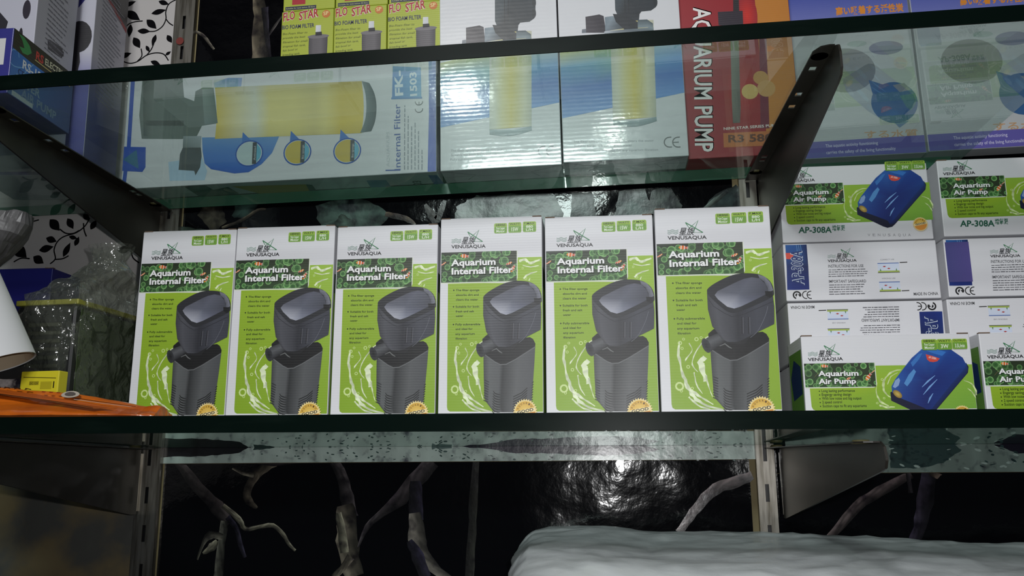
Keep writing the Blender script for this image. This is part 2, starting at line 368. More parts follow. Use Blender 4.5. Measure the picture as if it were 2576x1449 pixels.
bark(b, [(700,1158),(668,1176),(640,1200),(622,1240),(630,1262),(648,1278)], [22, 24, 24, 20, 20, 6], (112, 104, 90)); bark(b, [(640,1196),(612,1190),(586,1178)], [14, 9, 4], PALE)
bark(b, [(640,1160),(690,1164),(760,1160)], [10, 16, 8], (88, 78, 84))
bark(b, [(842,1160),(862,1200),(874,1250),(880,1300)], [24, 26, 34, 42], (92, 86, 88)); bark(b, [(868,1270),(876,1320),(876,1380),(892,1450)], [44, 52, 56, 44], WOOD, side=-1)
bark(b, [(852,1290),(862,1340),(868,1390)], [14, 22, 24], PALE); bark(b, [(884,1400),(862,1430),(840,1452)], [20, 16, 14], WOOD)
bark(b, [(1088,1160),(1046,1210),(1010,1252),(960,1292),(925,1325),(902,1376)], [36, 42, 36, 20, 14, 5], (96, 88, 92), side=-1)
bark(b, [(1046,1210),(1046,1270),(1050,1310)], [30, 34, 36], (52, 48, 66)); bark(b, [(1044,1290),(1050,1340),(1056,1380),(1088,1425),(1135,1455)], [30, 46, 40, 28, 12], (150, 142, 132), side=-1)
bark(b, [(1030,1360),(1052,1400),(1072,1452)], [14, 30, 26], (48, 44, 66))
bark(b, [(1198,1160),(1192,1250),(1188,1340),(1182,1455)], [18, 22, 20, 22], (54, 54, 48))
bark(b, [(1892,1196),(1850,1212),(1800,1230),(1762,1266),(1736,1300),(1708,1340)], [20, 26, 26, 24, 20, 18], (146, 128, 128), side=-1)
bark(b, [(376,1175),(384,1230),(376,1300),(366,1400)], [26, 30, 26, 14], (64, 60, 72)); bark(b, [(372,1300),(384,1318),(392,1330)], [16, 10, 4], (110, 106, 100))
b.V = [(u, min(v, SEAM-.0004), l) for u, v, l in b.V]
b.build('driftwood_print', bd_lo, 'front', material=back_print).location.y = D-.0017
b = Ink(1)
bark(b, [(2292,1194),(2230,1226),(2170,1262),(2128,1305),(2086,1352)], [16, 22, 24, 22, 18], (132, 116, 116), side=-1)
bark(b, [(2336,1186),(2326,1260),(2310,1330),(2290,1380)], [40, 36, 26, 22], (70, 62, 80), side=-1); bark(b, [(2352,1186),(2346,1200)], [34, 20], (130, 112, 100)); bark(b, [(2282,1190),(2290,1240)], [10, 10], (70, 64, 70))
b.V = [(u, min(v, SEAMR-.0004), l) for u, v, l in b.V]
b.build('driftwood_print', bd_rl, 'front', material=back_print).location.y = D-.0017
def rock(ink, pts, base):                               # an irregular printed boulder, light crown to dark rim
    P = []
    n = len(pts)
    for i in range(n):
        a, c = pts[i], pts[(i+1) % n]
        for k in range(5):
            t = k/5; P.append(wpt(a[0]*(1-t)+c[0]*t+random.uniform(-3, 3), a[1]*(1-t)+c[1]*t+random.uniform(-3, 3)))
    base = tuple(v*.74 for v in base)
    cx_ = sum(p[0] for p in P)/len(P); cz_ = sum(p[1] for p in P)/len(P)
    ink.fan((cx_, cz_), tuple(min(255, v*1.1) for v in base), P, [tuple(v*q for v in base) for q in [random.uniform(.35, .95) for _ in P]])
TEAL, TEALP = (104, 136, 124), (186, 204, 196)
b = Ink(1)
band = [[], [], []]; bc = [[], [], []]
for i in range(81):                                    # pale gravel strip along the foot of the upper backdrop
    x = 372+i*(1900-372)/80
    for j, y in enumerate((1108, 1140, 1170)):
        p = wpt(x, y); band[j].append((p[0], SEAM+.0002 if j == 2 else p[1])); s_ = random.uniform(.86, 1.05); bc[j].append(tuple(v*s_ for v in TEALP))
b.loft(band, bc)
def dark_patch(ink, pts, col=(22, 24, 28)):
    P = []
    for i in range(len(pts)):
        a, c = pts[i], pts[(i+1) % len(pts)]
        for k in range(6):
            t = k/6; P.append(wpt(a[0]*(1-t)+c[0]*t+random.uniform(-3, 3), a[1]*(1-t)+c[1]*t+random.uniform(-2, 2)))
    ink.poly(P, col)
dark_patch(b, [(372,1090),(560,1090),(640,1122),(600,1140),(500,1149),(372,1150)])
dark_patch(b, [(660,1090),(700,1090),(690,1128),(640,1132)], (50, 66, 64))
dark_patch(b, [(1160,1122),(1230,1090),(1500,1090),(1620,1118),(1660,1132),(1560,1146),(1420,1143),(1300,1140)], (38, 36, 52))
dark_patch(b, [(1080,1100),(1120,1100),(1140,1126),(1090,1130)], (90, 112, 108))
for k in range(120):                                   # dark specks in the gravel
    p = wpt(random.uniform(660, 1900), random.uniform(1118, 1158)); b.ell(p, wpx(random.uniform(2, 6)), wpx(random.uniform(1, 2.4)), (66, 88, 84), n=6, rot=random.uniform(-.6, .3))
b.build('gravel_print', bd_up, 'front', material=rock_print).location.y = D-.0017
boulder_print = mat('boulder_print', attr=True, rough=.25, noise=(48, None, .42, .60, (1, 1, 1)), bump=film_bump)
b = Ink(3)
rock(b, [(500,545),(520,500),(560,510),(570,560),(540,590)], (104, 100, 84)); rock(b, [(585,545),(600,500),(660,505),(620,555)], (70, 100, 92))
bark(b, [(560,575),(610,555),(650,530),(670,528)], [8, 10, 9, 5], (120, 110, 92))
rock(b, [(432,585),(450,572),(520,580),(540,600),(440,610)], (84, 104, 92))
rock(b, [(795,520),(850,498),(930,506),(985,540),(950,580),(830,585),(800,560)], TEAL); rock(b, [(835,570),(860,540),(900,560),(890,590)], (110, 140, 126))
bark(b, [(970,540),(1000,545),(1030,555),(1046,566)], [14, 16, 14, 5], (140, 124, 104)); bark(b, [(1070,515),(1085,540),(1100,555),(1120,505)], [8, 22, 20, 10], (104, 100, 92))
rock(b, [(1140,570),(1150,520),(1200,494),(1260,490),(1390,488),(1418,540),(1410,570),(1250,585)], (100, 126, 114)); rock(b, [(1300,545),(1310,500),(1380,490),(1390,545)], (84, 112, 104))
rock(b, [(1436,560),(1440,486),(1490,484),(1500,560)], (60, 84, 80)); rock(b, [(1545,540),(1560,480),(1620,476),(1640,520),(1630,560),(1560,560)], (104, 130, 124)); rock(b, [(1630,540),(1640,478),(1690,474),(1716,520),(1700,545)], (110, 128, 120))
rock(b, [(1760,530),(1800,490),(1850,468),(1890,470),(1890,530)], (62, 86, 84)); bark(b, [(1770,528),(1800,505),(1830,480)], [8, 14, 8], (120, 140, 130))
bark(b, [(488,78),(508,88),(522,102),(540,126)], [6, 9, 9, 6], (180, 172, 152)); bark(b, [(648,-10),(656,40),(654,90),(660,150)], [30, 40, 46, 54], (128, 118, 98), side=-1); bark(b, [(712,40),(694,66),(674,96)], [4, 8, 5], (120, 114, 110)); bark(b, [(668,20),(672,80),(680,145)], [20, 16, 10], (58, 54, 68))
b.build('rock_and_wood_print', bd_up, 'front', material=boulder_print).location.y = D-.0017
b = Ink(1); band = [[], []]; bc = [[], []]
for i in range(41):
    x = 1975+i*(2900-1975)/40
    for j, y in enumerate((1095, 1192)):
        p = wpt(x, y); band[j].append((p[0], SEAMR+.0002 if j else p[1])); s_ = random.uniform(.84, 1.0); bc[j].append(tuple(v*s_ for v in (132, 150, 142)))
b.loft(band, bc); dark_patch(b, [(2236,1120),(2270,1105),(2380,1104),(2420,1130),(2370,1165),(2300,1180),(2240,1176)], (52, 72, 70)); dark_patch(b, [(2500,1120),(2560,1105),(2700,1100),(2700,1140),(2560,1140)], (30, 28, 40))
for k in range(60):
    p = wpt(random.uniform(2236, 2700), random.uniform(1112, 1184)); b.ell(p, wpx(random.uniform(2, 9)), wpx(random.uniform(1, 4)), random.choice(((50, 72, 72), (40, 60, 60), (166, 186, 178))), n=6, rot=random.uniform(-.6, .3))
b.build('rock_print', bd_ru, 'front', material=rock_print).location.y = D-.0017
# ---------------------------------------------------------------- uprights with slots
def upright(x0, x1, label):
    r = empty('shelf_upright', ((x0+x1)/2, D, 0), label=label, cat='shelf upright', group=None)
    h = (x1-x0)/2; bm = bmesh.new(); t = .0016; f0 = -.010; b0 = -.0022
    box(bm, -h, -h+t, f0, b0, -.75, 1.0); box(bm, h-t, h, f0, b0, -.75, 1.0)
    sw = .0022
    box(bm, -h+t, -sw, f0, f0+t, -.75, 1.0); box(bm, sw, h-t, f0, f0+t, -.75, 1.0)
    z = -.75
    while z < 1.0:
        box(bm, -sw, sw, f0, f0+t, z, min(z+.026, 1.0)); z += .046
    bmobj('channel', bm, steel, r)
    bmobj('channel_back', boxbm(-h+t, h-t, b0-.0015, b0, -.75, 1.0), black, r)  # back coloured black so the slots read dark
    return r
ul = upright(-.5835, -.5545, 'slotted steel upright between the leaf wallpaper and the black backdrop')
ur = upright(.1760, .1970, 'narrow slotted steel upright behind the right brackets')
bm = bmesh.new(); bmesh.ops.create_circle(bm, cap_ends=True, radius=.0055, segments=16, matrix=Matrix.Translation((-.003, -.0112, .545)) @ Matrix.Rotation(PI/2, 4, 'X'))
ex = bmesh.ops.extrude_face_region(bm, geom=bm.faces[:]); bmesh.ops.translate(bm, verts=[g_ for g_ in ex['geom'] if isinstance(g_, bmesh.types.BMVert)], vec=(0, -.0006, 0)); o = bmobj('red_sticker', bm, mat('dull_red', (120, 44, 36), .5), ul); o['label'] = 'small round dull red sticker'; nest(ul, 'channel', 'red_sticker')
# ---------------------------------------------------------------- brackets
def bracket(x, side, ztop, dtip, dwall, L, label, sag=0, flange=.017, ytip=.004):
    r = empty('shelf_bracket', (x, D-.0125, ztop), label=label, cat='bracket', group='steel shelf brackets')
    pts = [(0, 0), (-L+.012, -sag), (-L+.003, -sag-.004), (-L, -sag-.012), (-L, -sag-dtip+.008), (-L+.004, -sag-dtip+.002), (-L+.014, -sag-dtip), (-.012, -dwall), (0, -dwall)]
    bmobj('web_plate', prism(pts, -.001, .001, 'x', .0004), bracket_m, r)
    bm = bmesh.new(); holes = [.10, .20, .235, .62, .70, .85]; hw = .0042; f0, f1 = (.0012, flange) if side > 0 else (-flange, -.0012)
    mid = (f0+f1)/2; hx = .0032; prev = 0
    def zz(y): return -sag*(-y/L)
    def bb(xa, xb, ya, yb):
        v = box(bm, xa, xb, ya, yb, -.0012, 0)
        for q in v: q.co.z += zz(q.co.y)
    inner, outer = (f0, f1) if side > 0 else (f1, f0)
    def sidestrip(xa, xb, ya, yb):                    # xa side ends at ya, xb side at yb: rounded off nose
        v = box(bm, min(xa, xb), max(xa, xb), -L+.004, 0, -.0012, 0)
        for q in v:
            if q.co.y < -L+.01: q.co.y = ya if abs(q.co.x-xa) < 1e-6 else yb
            q.co.z += zz(q.co.y)
    m1 = mid-hx if inner < mid else mid+hx; m2 = mid+hx if inner < mid else mid-hx
    sidestrip(inner, m1, -L+.010, -L+.010); sidestrip(m2, outer, -L+.0125, -L+.022)
    for hfrac in holes:
        c = -hfrac*L; bb(mid-hx, mid+hx, c+hw, prev); prev = c-hw
    v = box(bm, mid-hx, mid+hx, -L+.004, prev, -.0012, 0)
    for q in v:
        if q.co.y < -L+.01: q.co.y = -L+.010 if abs(q.co.x-m1) < 1e-6 else -L+.0125
        q.co.z += zz(q.co.y)
    bmobj('top_flange', bm, bracket_m, r)
    bm = bmesh.new(); bmesh.ops.create_cone(bm, cap_ends=True, segments=20, radius1=.0075, radius2=.006, depth=.003, matrix=Matrix.Translation((mid, -L+.03, .0003-sag)))
    bmobj('support_pad', bm, rubber, r, True)
    bm = bmesh.new(); bmesh.ops.create_cone(bm, cap_ends=True, segments=20, radius1=.0075, radius2=.006, depth=.003, matrix=Matrix.Translation((mid, -.03, .0003)))
    bmobj('support_pad', bm, rubber, r, True)
    bmobj('hook_tab', boxbm(-.0012, .0012, -.001, .004, -dwall+.004, -.006), steel, r)
    return r
zt = lambda x: up(x)-T-.0028
bb_ = bracket(.2000, -1, zt(.2065), .034, .090, .363, 'grey steel bracket under the upper glass shelf, right of the red carton'); bb_.rotation_euler.z = math.radians(1.0)
bracket(-.5800, 1, zt(-.58), .018, .078, .364, 'grey steel bracket under the upper glass shelf at far left')
bracket(.2035, -1, -T-.0040, .022, .080, .395, 'grey steel bracket under the lower glass shelf, right, above the white parcel', sag=.007)
bracket(-.5800, 1, -T+.0010, .026, .080, .364, 'dark steel bracket under the lower glass shelf, above the stone wallpaper')
# ---------------------------------------------------------------- glass shelves
def shelf(name, x0, x1, z, k, label):
    r = empty(name, (0, 0, z), (0, -math.atan(k), 0), label, 'glass shelf')
    bmobj('glass_pane', boxbm(x0, x1, .0016, D-.0125, -T, 0), glass_m, r)
    e = bmobj('polished_edge', boxbm(x0, x1, 0, .0014, -T, 0), edge_m, r); e['label'] = 'dark green polished front edge'
    e2 = bmobj('rear_edge', boxbm(x0, x1, D-.0124, D-.0112, -T, 0), mat('green_glass_edge', (52, 112, 84), .25), r); e2['label'] = 'brighter green rear edge'
    return r
g_up = shelf('glass_shelf', -.98, .431, HS, KU, 'upper green glass shelf carrying the tall filter and pump cartons')
g_lo = shelf('glass_shelf', -.98, .98, 0, KL, 'lower green glass shelf carrying the row of six green cartons')
# ================================================================ cartons
WHITE, INKC = (232, 232, 234), (28, 28, 32)
GRN, GRN2 = (148, 180, 42), (134, 168, 36)
def carton(name, loc, w, d, h, tilt, rz, label, cat, group=None, material=None, flaps=True):
    r = empty(name, loc, (0, -math.atan(tilt), rz), label, cat, group)
    bmobj('carton_body', boxbm(0, w, 0, d, 0, h, bevel=.0009), material or carton_m, r)
    if flaps:                                           # top closure: two lids meeting, raw board ends
        bm = bmesh.new(); box(bm, .003, w-.003, .002, d*.5-.0006, h, h+.0009); box(bm, .003, w-.003, d*.5+.0006, d-.002, h, h+.0009); bmobj('top_flap', bm, material or carton_m, r)
        for x in (0, w-.012): bmobj('raw_corner', boxbm(x+.0008, x+.0112, .0006, .006, h+.0001, h+.0012), raw_board, r)
    return r
def logo(ink, P, ox, oy, k):                            # P maps logo units (read off the big carton) to the face
    Q = lambda x, y: P(ox+(x-102)*k, oy+(y-266)*k); wid = lambda n: abs(P(ox+n*k, oy)[0]-P(ox, oy)[0])
    ink.line([Q(*p) for p in ((218,155),(332,220),(270,219),(300,142),(243,192),(218,155))], wid(6.5), (58, 128, 84))
    for j in range(3):
        ink.line([Q(102+i*7, 206+j*10+4*math.sin(i*1.05)) for i in range(11)], wid(3), (96, 140, 120))
    ink.text('星族', Q(176, 234), Q(272, 233), abs(Q(0, 234)[1]-Q(0, 196)[1]), (34, 38, 42), .012, shear=.22)
    ink.text('VENUSAQUA', Q(102, 267), Q(357, 261), abs(Q(0, 266)[1]-Q(0, 244)[1]), INKC, .022)
def chips(ink, P, quads, rows):
    for (x0, y0, x1, y1), (a, c) in zip(quads, rows):
        p0, p1 = P(x0, y1), P(x1, y0); h = p1[1]-p0[1]; wdt = p1[0]-p0[0]
        ink.poly(rrect(*p0, *p1, h*.14), (150, 186, 62)); ink.poly(rrect(p0[0]+wdt*.03, p0[1]+h*.03, p1[0]-wdt*.03, p0[1]+h*.66, h*.10), (112, 158, 58))
        ink.text(a, (p0[0]+wdt*.1, p1[1]-h*.26), (p1[0]-wdt*.1, p1[1]-h*.26), h*.18, (38, 60, 24), .02)
        n = len(c)
        for j, t in enumerate(c):
            hh = h*(.36 if n == 1 else .24); v = p0[1]+h*(.15 if n == 1 else (.36-.30*j+.04)); tw = wdt*(.66 if len(t) > 3 else .52)
            ink.text(t, (p0[0]+(wdt-tw)/2, v), (p0[0]+(wdt+tw)/2, v), hh, (226, 236, 214), .02)
def coral_photo(ink, u0, v0, u1, v1, seed, r0, fish):
    rnd = random.Random(seed); W, H = u1-u0, v1-v0
    ink.loft([[(u0, v0), (u1, v0)], [(u0, v1), (u1, v1)]], [[(40, 72, 36), (44, 64, 34)], [(30, 44, 26), (46, 52, 34)]], 2)
    clip = (u0, v0, u1, v1)
    for i in range(95):
        x, y = rnd.uniform(u0, u1), rnd.uniform(v0, v1)
        edge = min((y-v0)/H, (v1-y)/H)
        if edge > .3 and rnd.random() < .6: continue
        r = r0*rnd.uniform(.6, 1.15); g = rnd.uniform(.7, 1.1)
        ink.ell((x, y), r, r, tuple(v*g for v in (72, 122, 62)), n=12, rim=tuple(v*g for v in (122, 170, 104)), layer=2, clip=clip)
        ink.ell((x-r*.05, y+r*.05), r*.72, r*.72, tuple(v*g for v in (44, 92, 42)), n=10, rim=tuple(v*g for v in (70, 118, 60)), layer=2, clip=clip)
    for fx, fy, s, a, flip in fish:
        c = (u0+W*fx, v0+H*fy); ca, sa = math.cos(a), math.sin(a); L = H*s
        T_ = lambda x, y: (min(max(c[0]+(x*ca-y*sa)*L*flip, u0), u1), min(max(c[1]+(x*sa*flip+y*ca)*L, v0), v1))
        ink.poly([T_(-.5, 0), T_(-.35, .16), T_(0, .24), T_(.3, .12), T_(.5, .2), T_(.5, -.16), T_(.3, -.08), T_(0, -.2), T_(-.35, -.14)], [(226, 170, 60), (226, 130, 40), (224, 96, 36), (216, 90, 40), (200, 180, 180), (190, 170, 170), (210, 86, 40), (220, 96, 40), (226, 140, 44)], 2)
        for bx, bw in ((-.22, .09), (.12, .08)): ink.poly([T_(bx-bw/2, .22), T_(bx+bw/2, .22), T_(bx+bw/2, -.2), T_(bx-bw/2, -.2)], (238, 232, 226), 2)
def title(ink, P, lines, k):
    for t, a, b_, h in lines:
        p0, p1 = P(*a), P(*b_); H = abs(P(a[0], a[1]-h)[1]-p0[1])
        for off, c, bo, L in ((H*.07, (24, 36, 20), .055, 9.0), (0, (240, 240, 240), .030, 9.6)):
            ink.text(t, (p0[0]+off, p0[1]-off), (p1[0]+off, p1[1]-off), H, c, bo, layer=L)
            ser = H*.10                                # flared terminals of the printed letters
def splash(ink, P, arcs, drops, col=(218, 228, 192)):
    for pts, ws in arcs:
        q = smooth_pts(pts, 4); n = len(ws); W = []
        for i in range(len(q)):
            t = i/(len(q)-1)*(n-1); k = min(int(t), n-2); W.append(ws[k]*(1-(t-k))+ws[k+1]*(t-k))
        s0 = abs(P(100, 0)[0]-P(0, 0)[0])/100
        ink.line([P(*p) for p in q], [w_*s0 for w_ in W], [tuple(min(250, v*g) for v in col) for g in [random.uniform(.84, 1.10) for _ in q]], jag=.5)
    for x, y, r in drops:
        c = P(x, y); rr = abs(P(x+r, y)[0]-c[0]); ink.ring(c, rr*.6, rr, (206, 226, 150), n=10)
def seal(ink, P, c, r, word='GOOD', top='AQUARIUM', gold=(232, 190, 84)):
    C0 = P(*c); R_ = abs(P(c[0]+r, c[1])[0]-C0[0]); n = 30; pts = []
    for i in range(2*n): a = PI*i/n; rr = R_*(1 if i % 2 == 0 else .86); pts.append((C0[0]+rr*math.cos(a), C0[1]+rr*math.sin(a)))
    ink.fan(C0, gold, pts, (236, 214, 150), 14); ink.ell(C0, R_*.80, R_*.80, (240, 206, 110), n=28, rim=(214, 166, 52), layer=14.6)
    ink.poly([(C0[0]+R_*.80*math.cos(a), C0[1]+R_*.80*math.sin(a)) for a in [PI*1.05+PI*.95*i/14 for i in range(15)]], (226, 150, 66), 14.9)
    for i, ch in enumerate(top):
        a = PI*(.88-.76*i/(len(top)-1)); q = (C0[0]+R_*.58*math.cos(a), C0[1]+R_*.58*math.sin(a)); h = R_*.15
        ink.text(ch, (q[0]-h*.4*math.sin(a), q[1]+h*.4*math.cos(a)), (q[0]+h*.4*math.sin(a), q[1]-h*.4*math.cos(a)), h, (96, 66, 20), .01, layer=15.2)
    ink.poly([(C0[0]-R_*.78, C0[1]-R_*.26), (C0[0]+R_*.80, C0[1]+R_*.04), (C0[0]+R_*.78, C0[1]+R_*.34), (C0[0]-R_*.80, C0[1]+R_*.04)], (240, 222, 168), 15.4)
    ink.text(word, (C0[0]-R_*.62, C0[1]-R_*.15), (C0[0]+R_*.68, C0[1]+R_*.08), R_*.22, (34, 28, 22), .03, layer=15.8)
# ---- the six green filter cartons: built once as the sixth, then copied
GX = [(-.5104, .1088, .2195), (-.4008, .1118, .2205), (-.2862, .1120, .2182), (-.1712, .1100, .2237), (-.0583, .1145, .2217), (.0583, .1193, .2272)]
GL = ['green filter carton at the left end of the row, orange packet across its foot',
      'second green filter carton from the left, beside the orange packet carton',
      'third green filter carton from the left, small step lower than its right neighbour',
      'fourth green filter carton from the left, shiny ribbed glare on its pump picture',
      'fifth green filter carton from the left, bright glare over its small green squares',
      'tallest green filter carton, right end of the row, beside the stacked air pump cartons']
GW, GH, GY = .1193, .2272, .205
proto = carton('filter_carton', (GX[5][0], GY, lo(GX[5][0])), GW, .088, GH, KL, 0, GL[5], 'carton', 'green filter cartons on the lower shelf')
P, PL = picker(proto, 'front', 0, (1640, 500, 2.589))
k = Ink(1)
u1 = GW-.0006; bl = P(128, 1350)
k.poly(PL([(90,500),(128,1340),(134,1362),(152,1372)])+[(u1, P(840,1372)[1]), (u1, P(770,322)[1])]+PL([(600,326),(600,500)]), [GRN, GRN2, GRN2, GRN2, GRN2, (154, 190, 62), (150, 188, 58), GRN])
k.build('green_panel', proto, 'front')
k = Ink(2); bu0, bv1 = P(32, 296); bu1, bv0 = P(601, 486); bu0 = .0012
k.poly(rrect(bu0, bv0-.0012, bu1+.0010, bv1, .005, corners=(0, 1, 0, 0)), (226, 232, 214), 1.6)
coral_photo(k, bu0, bv0, bu1, bv1, 3, .0042, [(.31, .86, .30, -.12, 1), (.03, .62, .22, .5, -1), (.95, .40, .26, 1.0, 1), (.90, .58, .22, .3, -1)])
k.build('coral_photo_banner', proto, 'front')
k = Ink(4); title(k, P, [('Aquarium', (108,386), (438,376), 42), ('Internal Filter', (115,444), (570,430), 42)], 1); k.build('title_lettering', proto, 'front')
k = Ink(2); logo(k, P, 102, 266, 1); k.build('brand_logo', proto, 'front')
k = Ink(2); chips(k, P, [(415,95,507,165),(520,88,613,160),(628,82,722,155)], [('全銅線电机', ('Pure Copper', 'Motor')), ('WATT', ('15W',)), ('F.MAX', ('880', 'L/H'))]); k.build('rating_squares', proto, 'front')
k = Ink(3)
for t, x, y, x1 in (('The filter sponge',152,556,326),('absorbs dirt and',155,588,322),('clears the water',155,620,320),('Suitable for both',156,668,330),('fresh and salt',158,700,294),('water',160,731,216),('Fully submersible',162,788,345),('and ideal for',164,819,290),('any aquarium',165,852,308),('filtration',167,884,252)):
    k.text(t, P(x, y), P(x1, y-2), .0022, (30, 44, 16), .012)
for x, y in ((136,550),(140,662),(146,782)): k.ell(P(x, y), .0008, .0008, (20, 30, 12), n=8)
k.build('feature_text', proto, 'front')
random.seed(11)
k = Ink(2)
splash(k, P, [([(180,930),(172,1000),(188,1090),(215,1180),(260,1270),(330,1335),(470,1376)], [6, 16, 12, 20, 26, 18, 8]), ([(200,1150),(240,1230),(300,1280),(400,1340)], [5, 22, 14, 5]),
  ([(370,900),(330,935),(280,1010),(262,1080),(300,1130)], [14, 12, 6, 8, 3]), ([(345,1030),(318,1070),(335,1120),(350,1190)], [26, 34, 36, 20]), ([(350,1150),(372,1230),(395,1290)], [12, 6, 3]), ([(240,940),(262,985),(225,1040),(215,1060)], [6, 5, 8, 3]),
  ([(275,1130),(290,1210),(330,1270)], [6, 8, 3]), ([(610,350),(660,345),(700,365),(765,340)], [16, 20, 14, 12]), ([(640,380),(700,390),(762,380)], [5, 8, 5]), ([(650,470),(690,440),(750,420)], [14, 12, 4]), ([(520,505),(528,480)], [5, 2]), ([(690,485),(700,465)], [8, 3]), ([(240,1290),(300,1345),(380,1372)], [8, 14, 8])],
  [(182,940,14),(196,975,10),(180,1222,30),(192,1252,10),(206,915,9),(290,915,14),(320,905,9),(236,1095,12),(262,1235,10),(640,400,8),(668,470,9)])
k.build('water_splash_print', proto, 'front')
k = Ink(3)
# lower housing of the printed pump
k.loft([PL([(380,975),(384,1040),(392,1150),(402,1270),(412,1300),(480,1376)]), PL([(430,990),(428,1060),(432,1160),(438,1280),(444,1312),(500,1376)]), PL([(505,1052),(505,1100),(505,1200),(505,1300),(508,1340),(520,1376)]), PL([(530,1054),(530,1100),(530,1200),(530,1300),(534,1350),(545,1376)]), PL([(640,1006),(638,1080),(636,1200),(634,1300),(634,1340),(634,1376)]), PL([(763,925),(763,1040),(760,1180),(756,1290),(750,1330),(720,1376)])],
       [(58, 60, 62), (92, 95, 96), (84, 86, 88), (44, 46, 48), (88, 90, 92), (74, 76, 80)], 3)
k.poly(PL([(366,880),(400,850),(470,840),(600,880),(720,866),(745,880),(763,910),(762,930),(620,1016),(555,1048),(510,1050),(470,1034),(378,976)]), (20, 20, 22), 3.3)
k.line(PL([(378,978),(470,1036),(510,1053),(555,1050),(620,1018),(763,932)]), .0010, (104, 106, 108), 3.5)
for i in range(9):
    y = 1232+i*17; k.line(PL([(466,y),(480,y+16),(505,y+24),(524,y+25)]), [.0007, .0011, .0011, .0005], (26, 27, 28), 3.6)
for i in range(7): y = 1272+i*17; k.line(PL([(618,y),(680,y-28),(720,y-62)]), .0010, (28, 29, 30), 3.6)
for i in range(9): y = 1158+i*17; k.line(PL([(398,y),(432,y+14)]), .0009, (36, 37, 40), 3.6); k.line(PL([(752,y+20),(764,y+10)]), .0009, (30, 30, 32), 3.6)
k.poly(PL([(556,890),(600,880),(640,900),(600,950),(560,950),(470,945),(470,880)]), (30, 30, 33), 3.7)
# nozzle
k.loft([PL([(352,908),(430,876),(462,862)]), PL([(362,940),(440,905),(480,892)]), PL([(378,996),(450,952),(482,926)])], [(56, 57, 60), (88, 90, 94), (30, 30, 34)], 3.8)
k.ell(P(354, 956), .0041, .0078, (18, 18, 20), rot=.35, rim=(52, 54, 58), layer=4.0)
k.line(PL([(440,960),(475,945),(500,965),(520,975)]), [.0006, .0012, .0012, .0006], (110, 112, 112), 4.0)
# motor head
k.loft([PL([(358,610),(364,720),(392,830),(430,880),(452,912)]), PL([(420,668),(424,760),(440,850),(464,905),(490,932)]), PL([(520,728),(520,800),(520,860),(530,915),(540,934)]), PL([(560,722),(560,800),(562,860),(566,910),(570,930)]), PL([(680,664),(684,740),(686,800),(690,850),(694,866)]), PL([(784,606),(796,700),(797,760),(797,800),(796,816)])],
       [(58, 58, 64), (78, 79, 86), (62, 63, 70), (44, 45, 52), (66, 68, 78), (58, 60, 70)], 4.2)
k.poly(PL(smc([(358,604),(372,578),(420,545),(500,506),(570,488),(640,486),(700,494),(742,514),(776,548),(793,600),(780,640),(660,700),(560,738),(520,744),(470,722),(382,644)])), (40, 41, 46), 4.6)
k.loft([PL([(690,494),(735,508),(770,545),(790,596)]), PL([(700,520),(730,540),(752,580),(756,612)])], [(120, 122, 134), (84, 86, 96)], 4.8)
rim = PL([(408,628),(428,602),(490,572),(560,538),(600,522),(650,512),(700,520),(738,556),(756,600),(744,622),(660,664),(580,702),(535,716),(490,704),(430,656)])
k.fan(P(570, 620), (92, 96, 110), rim, [(120, 122, 134), (92, 94, 106), (92, 94, 106), (80, 82, 94), (84, 86, 100), (90, 92, 106), (84, 86, 98), (74, 76, 88), (66, 68, 78), (70, 72, 84), (92, 95, 112), (128, 132, 148), (160, 163, 178), (174, 176, 188), (150, 152, 164)], 5)
k.poly(PL([(735,602),(780,604),(786,636),(770,645),(740,632)]), (18, 18, 20), 5.2)
for x in (585, 628): k.line(PL([(x,770),(x+2,880)]), [.0009, .0012], (36, 36, 42), 5.2); k.line(PL([(x+8,772),(x+10,878)]), .0007, (92, 92, 100), 5.2)
k.line(PL(smooth_pts([(640,905),(690,860),(735,770),(755,700)])), .0006, (98, 100, 110), 5.2); k.line(PL([(365,650),(400,700),(470,745),(520,768),(600,752),(790,668)]), .0006, (44, 45, 52), 5.2)
k.build('pump_picture', proto, 'front')
k = Ink(5); seal(k, P, (714, 1374), 92); k.build('quality_seal', proto, 'front')
k = Ink(1); k.poly(rect(.004, .012, .084, .165), (128, 170, 48)); k.poly(rect(.004, .150, .084, .172), (44, 72, 38)); k.build('side_print', proto, 'right', GW)
nest(proto, 'coral_photo_banner', 'title_lettering')
for i in range(5):
    x, wd, h = GX[i]; c = copy_tree(proto); c.location = (x, GY, Z0+lo(x)); c.scale = (wd/GW, 1, h/GH); c['label'] = GL[i]
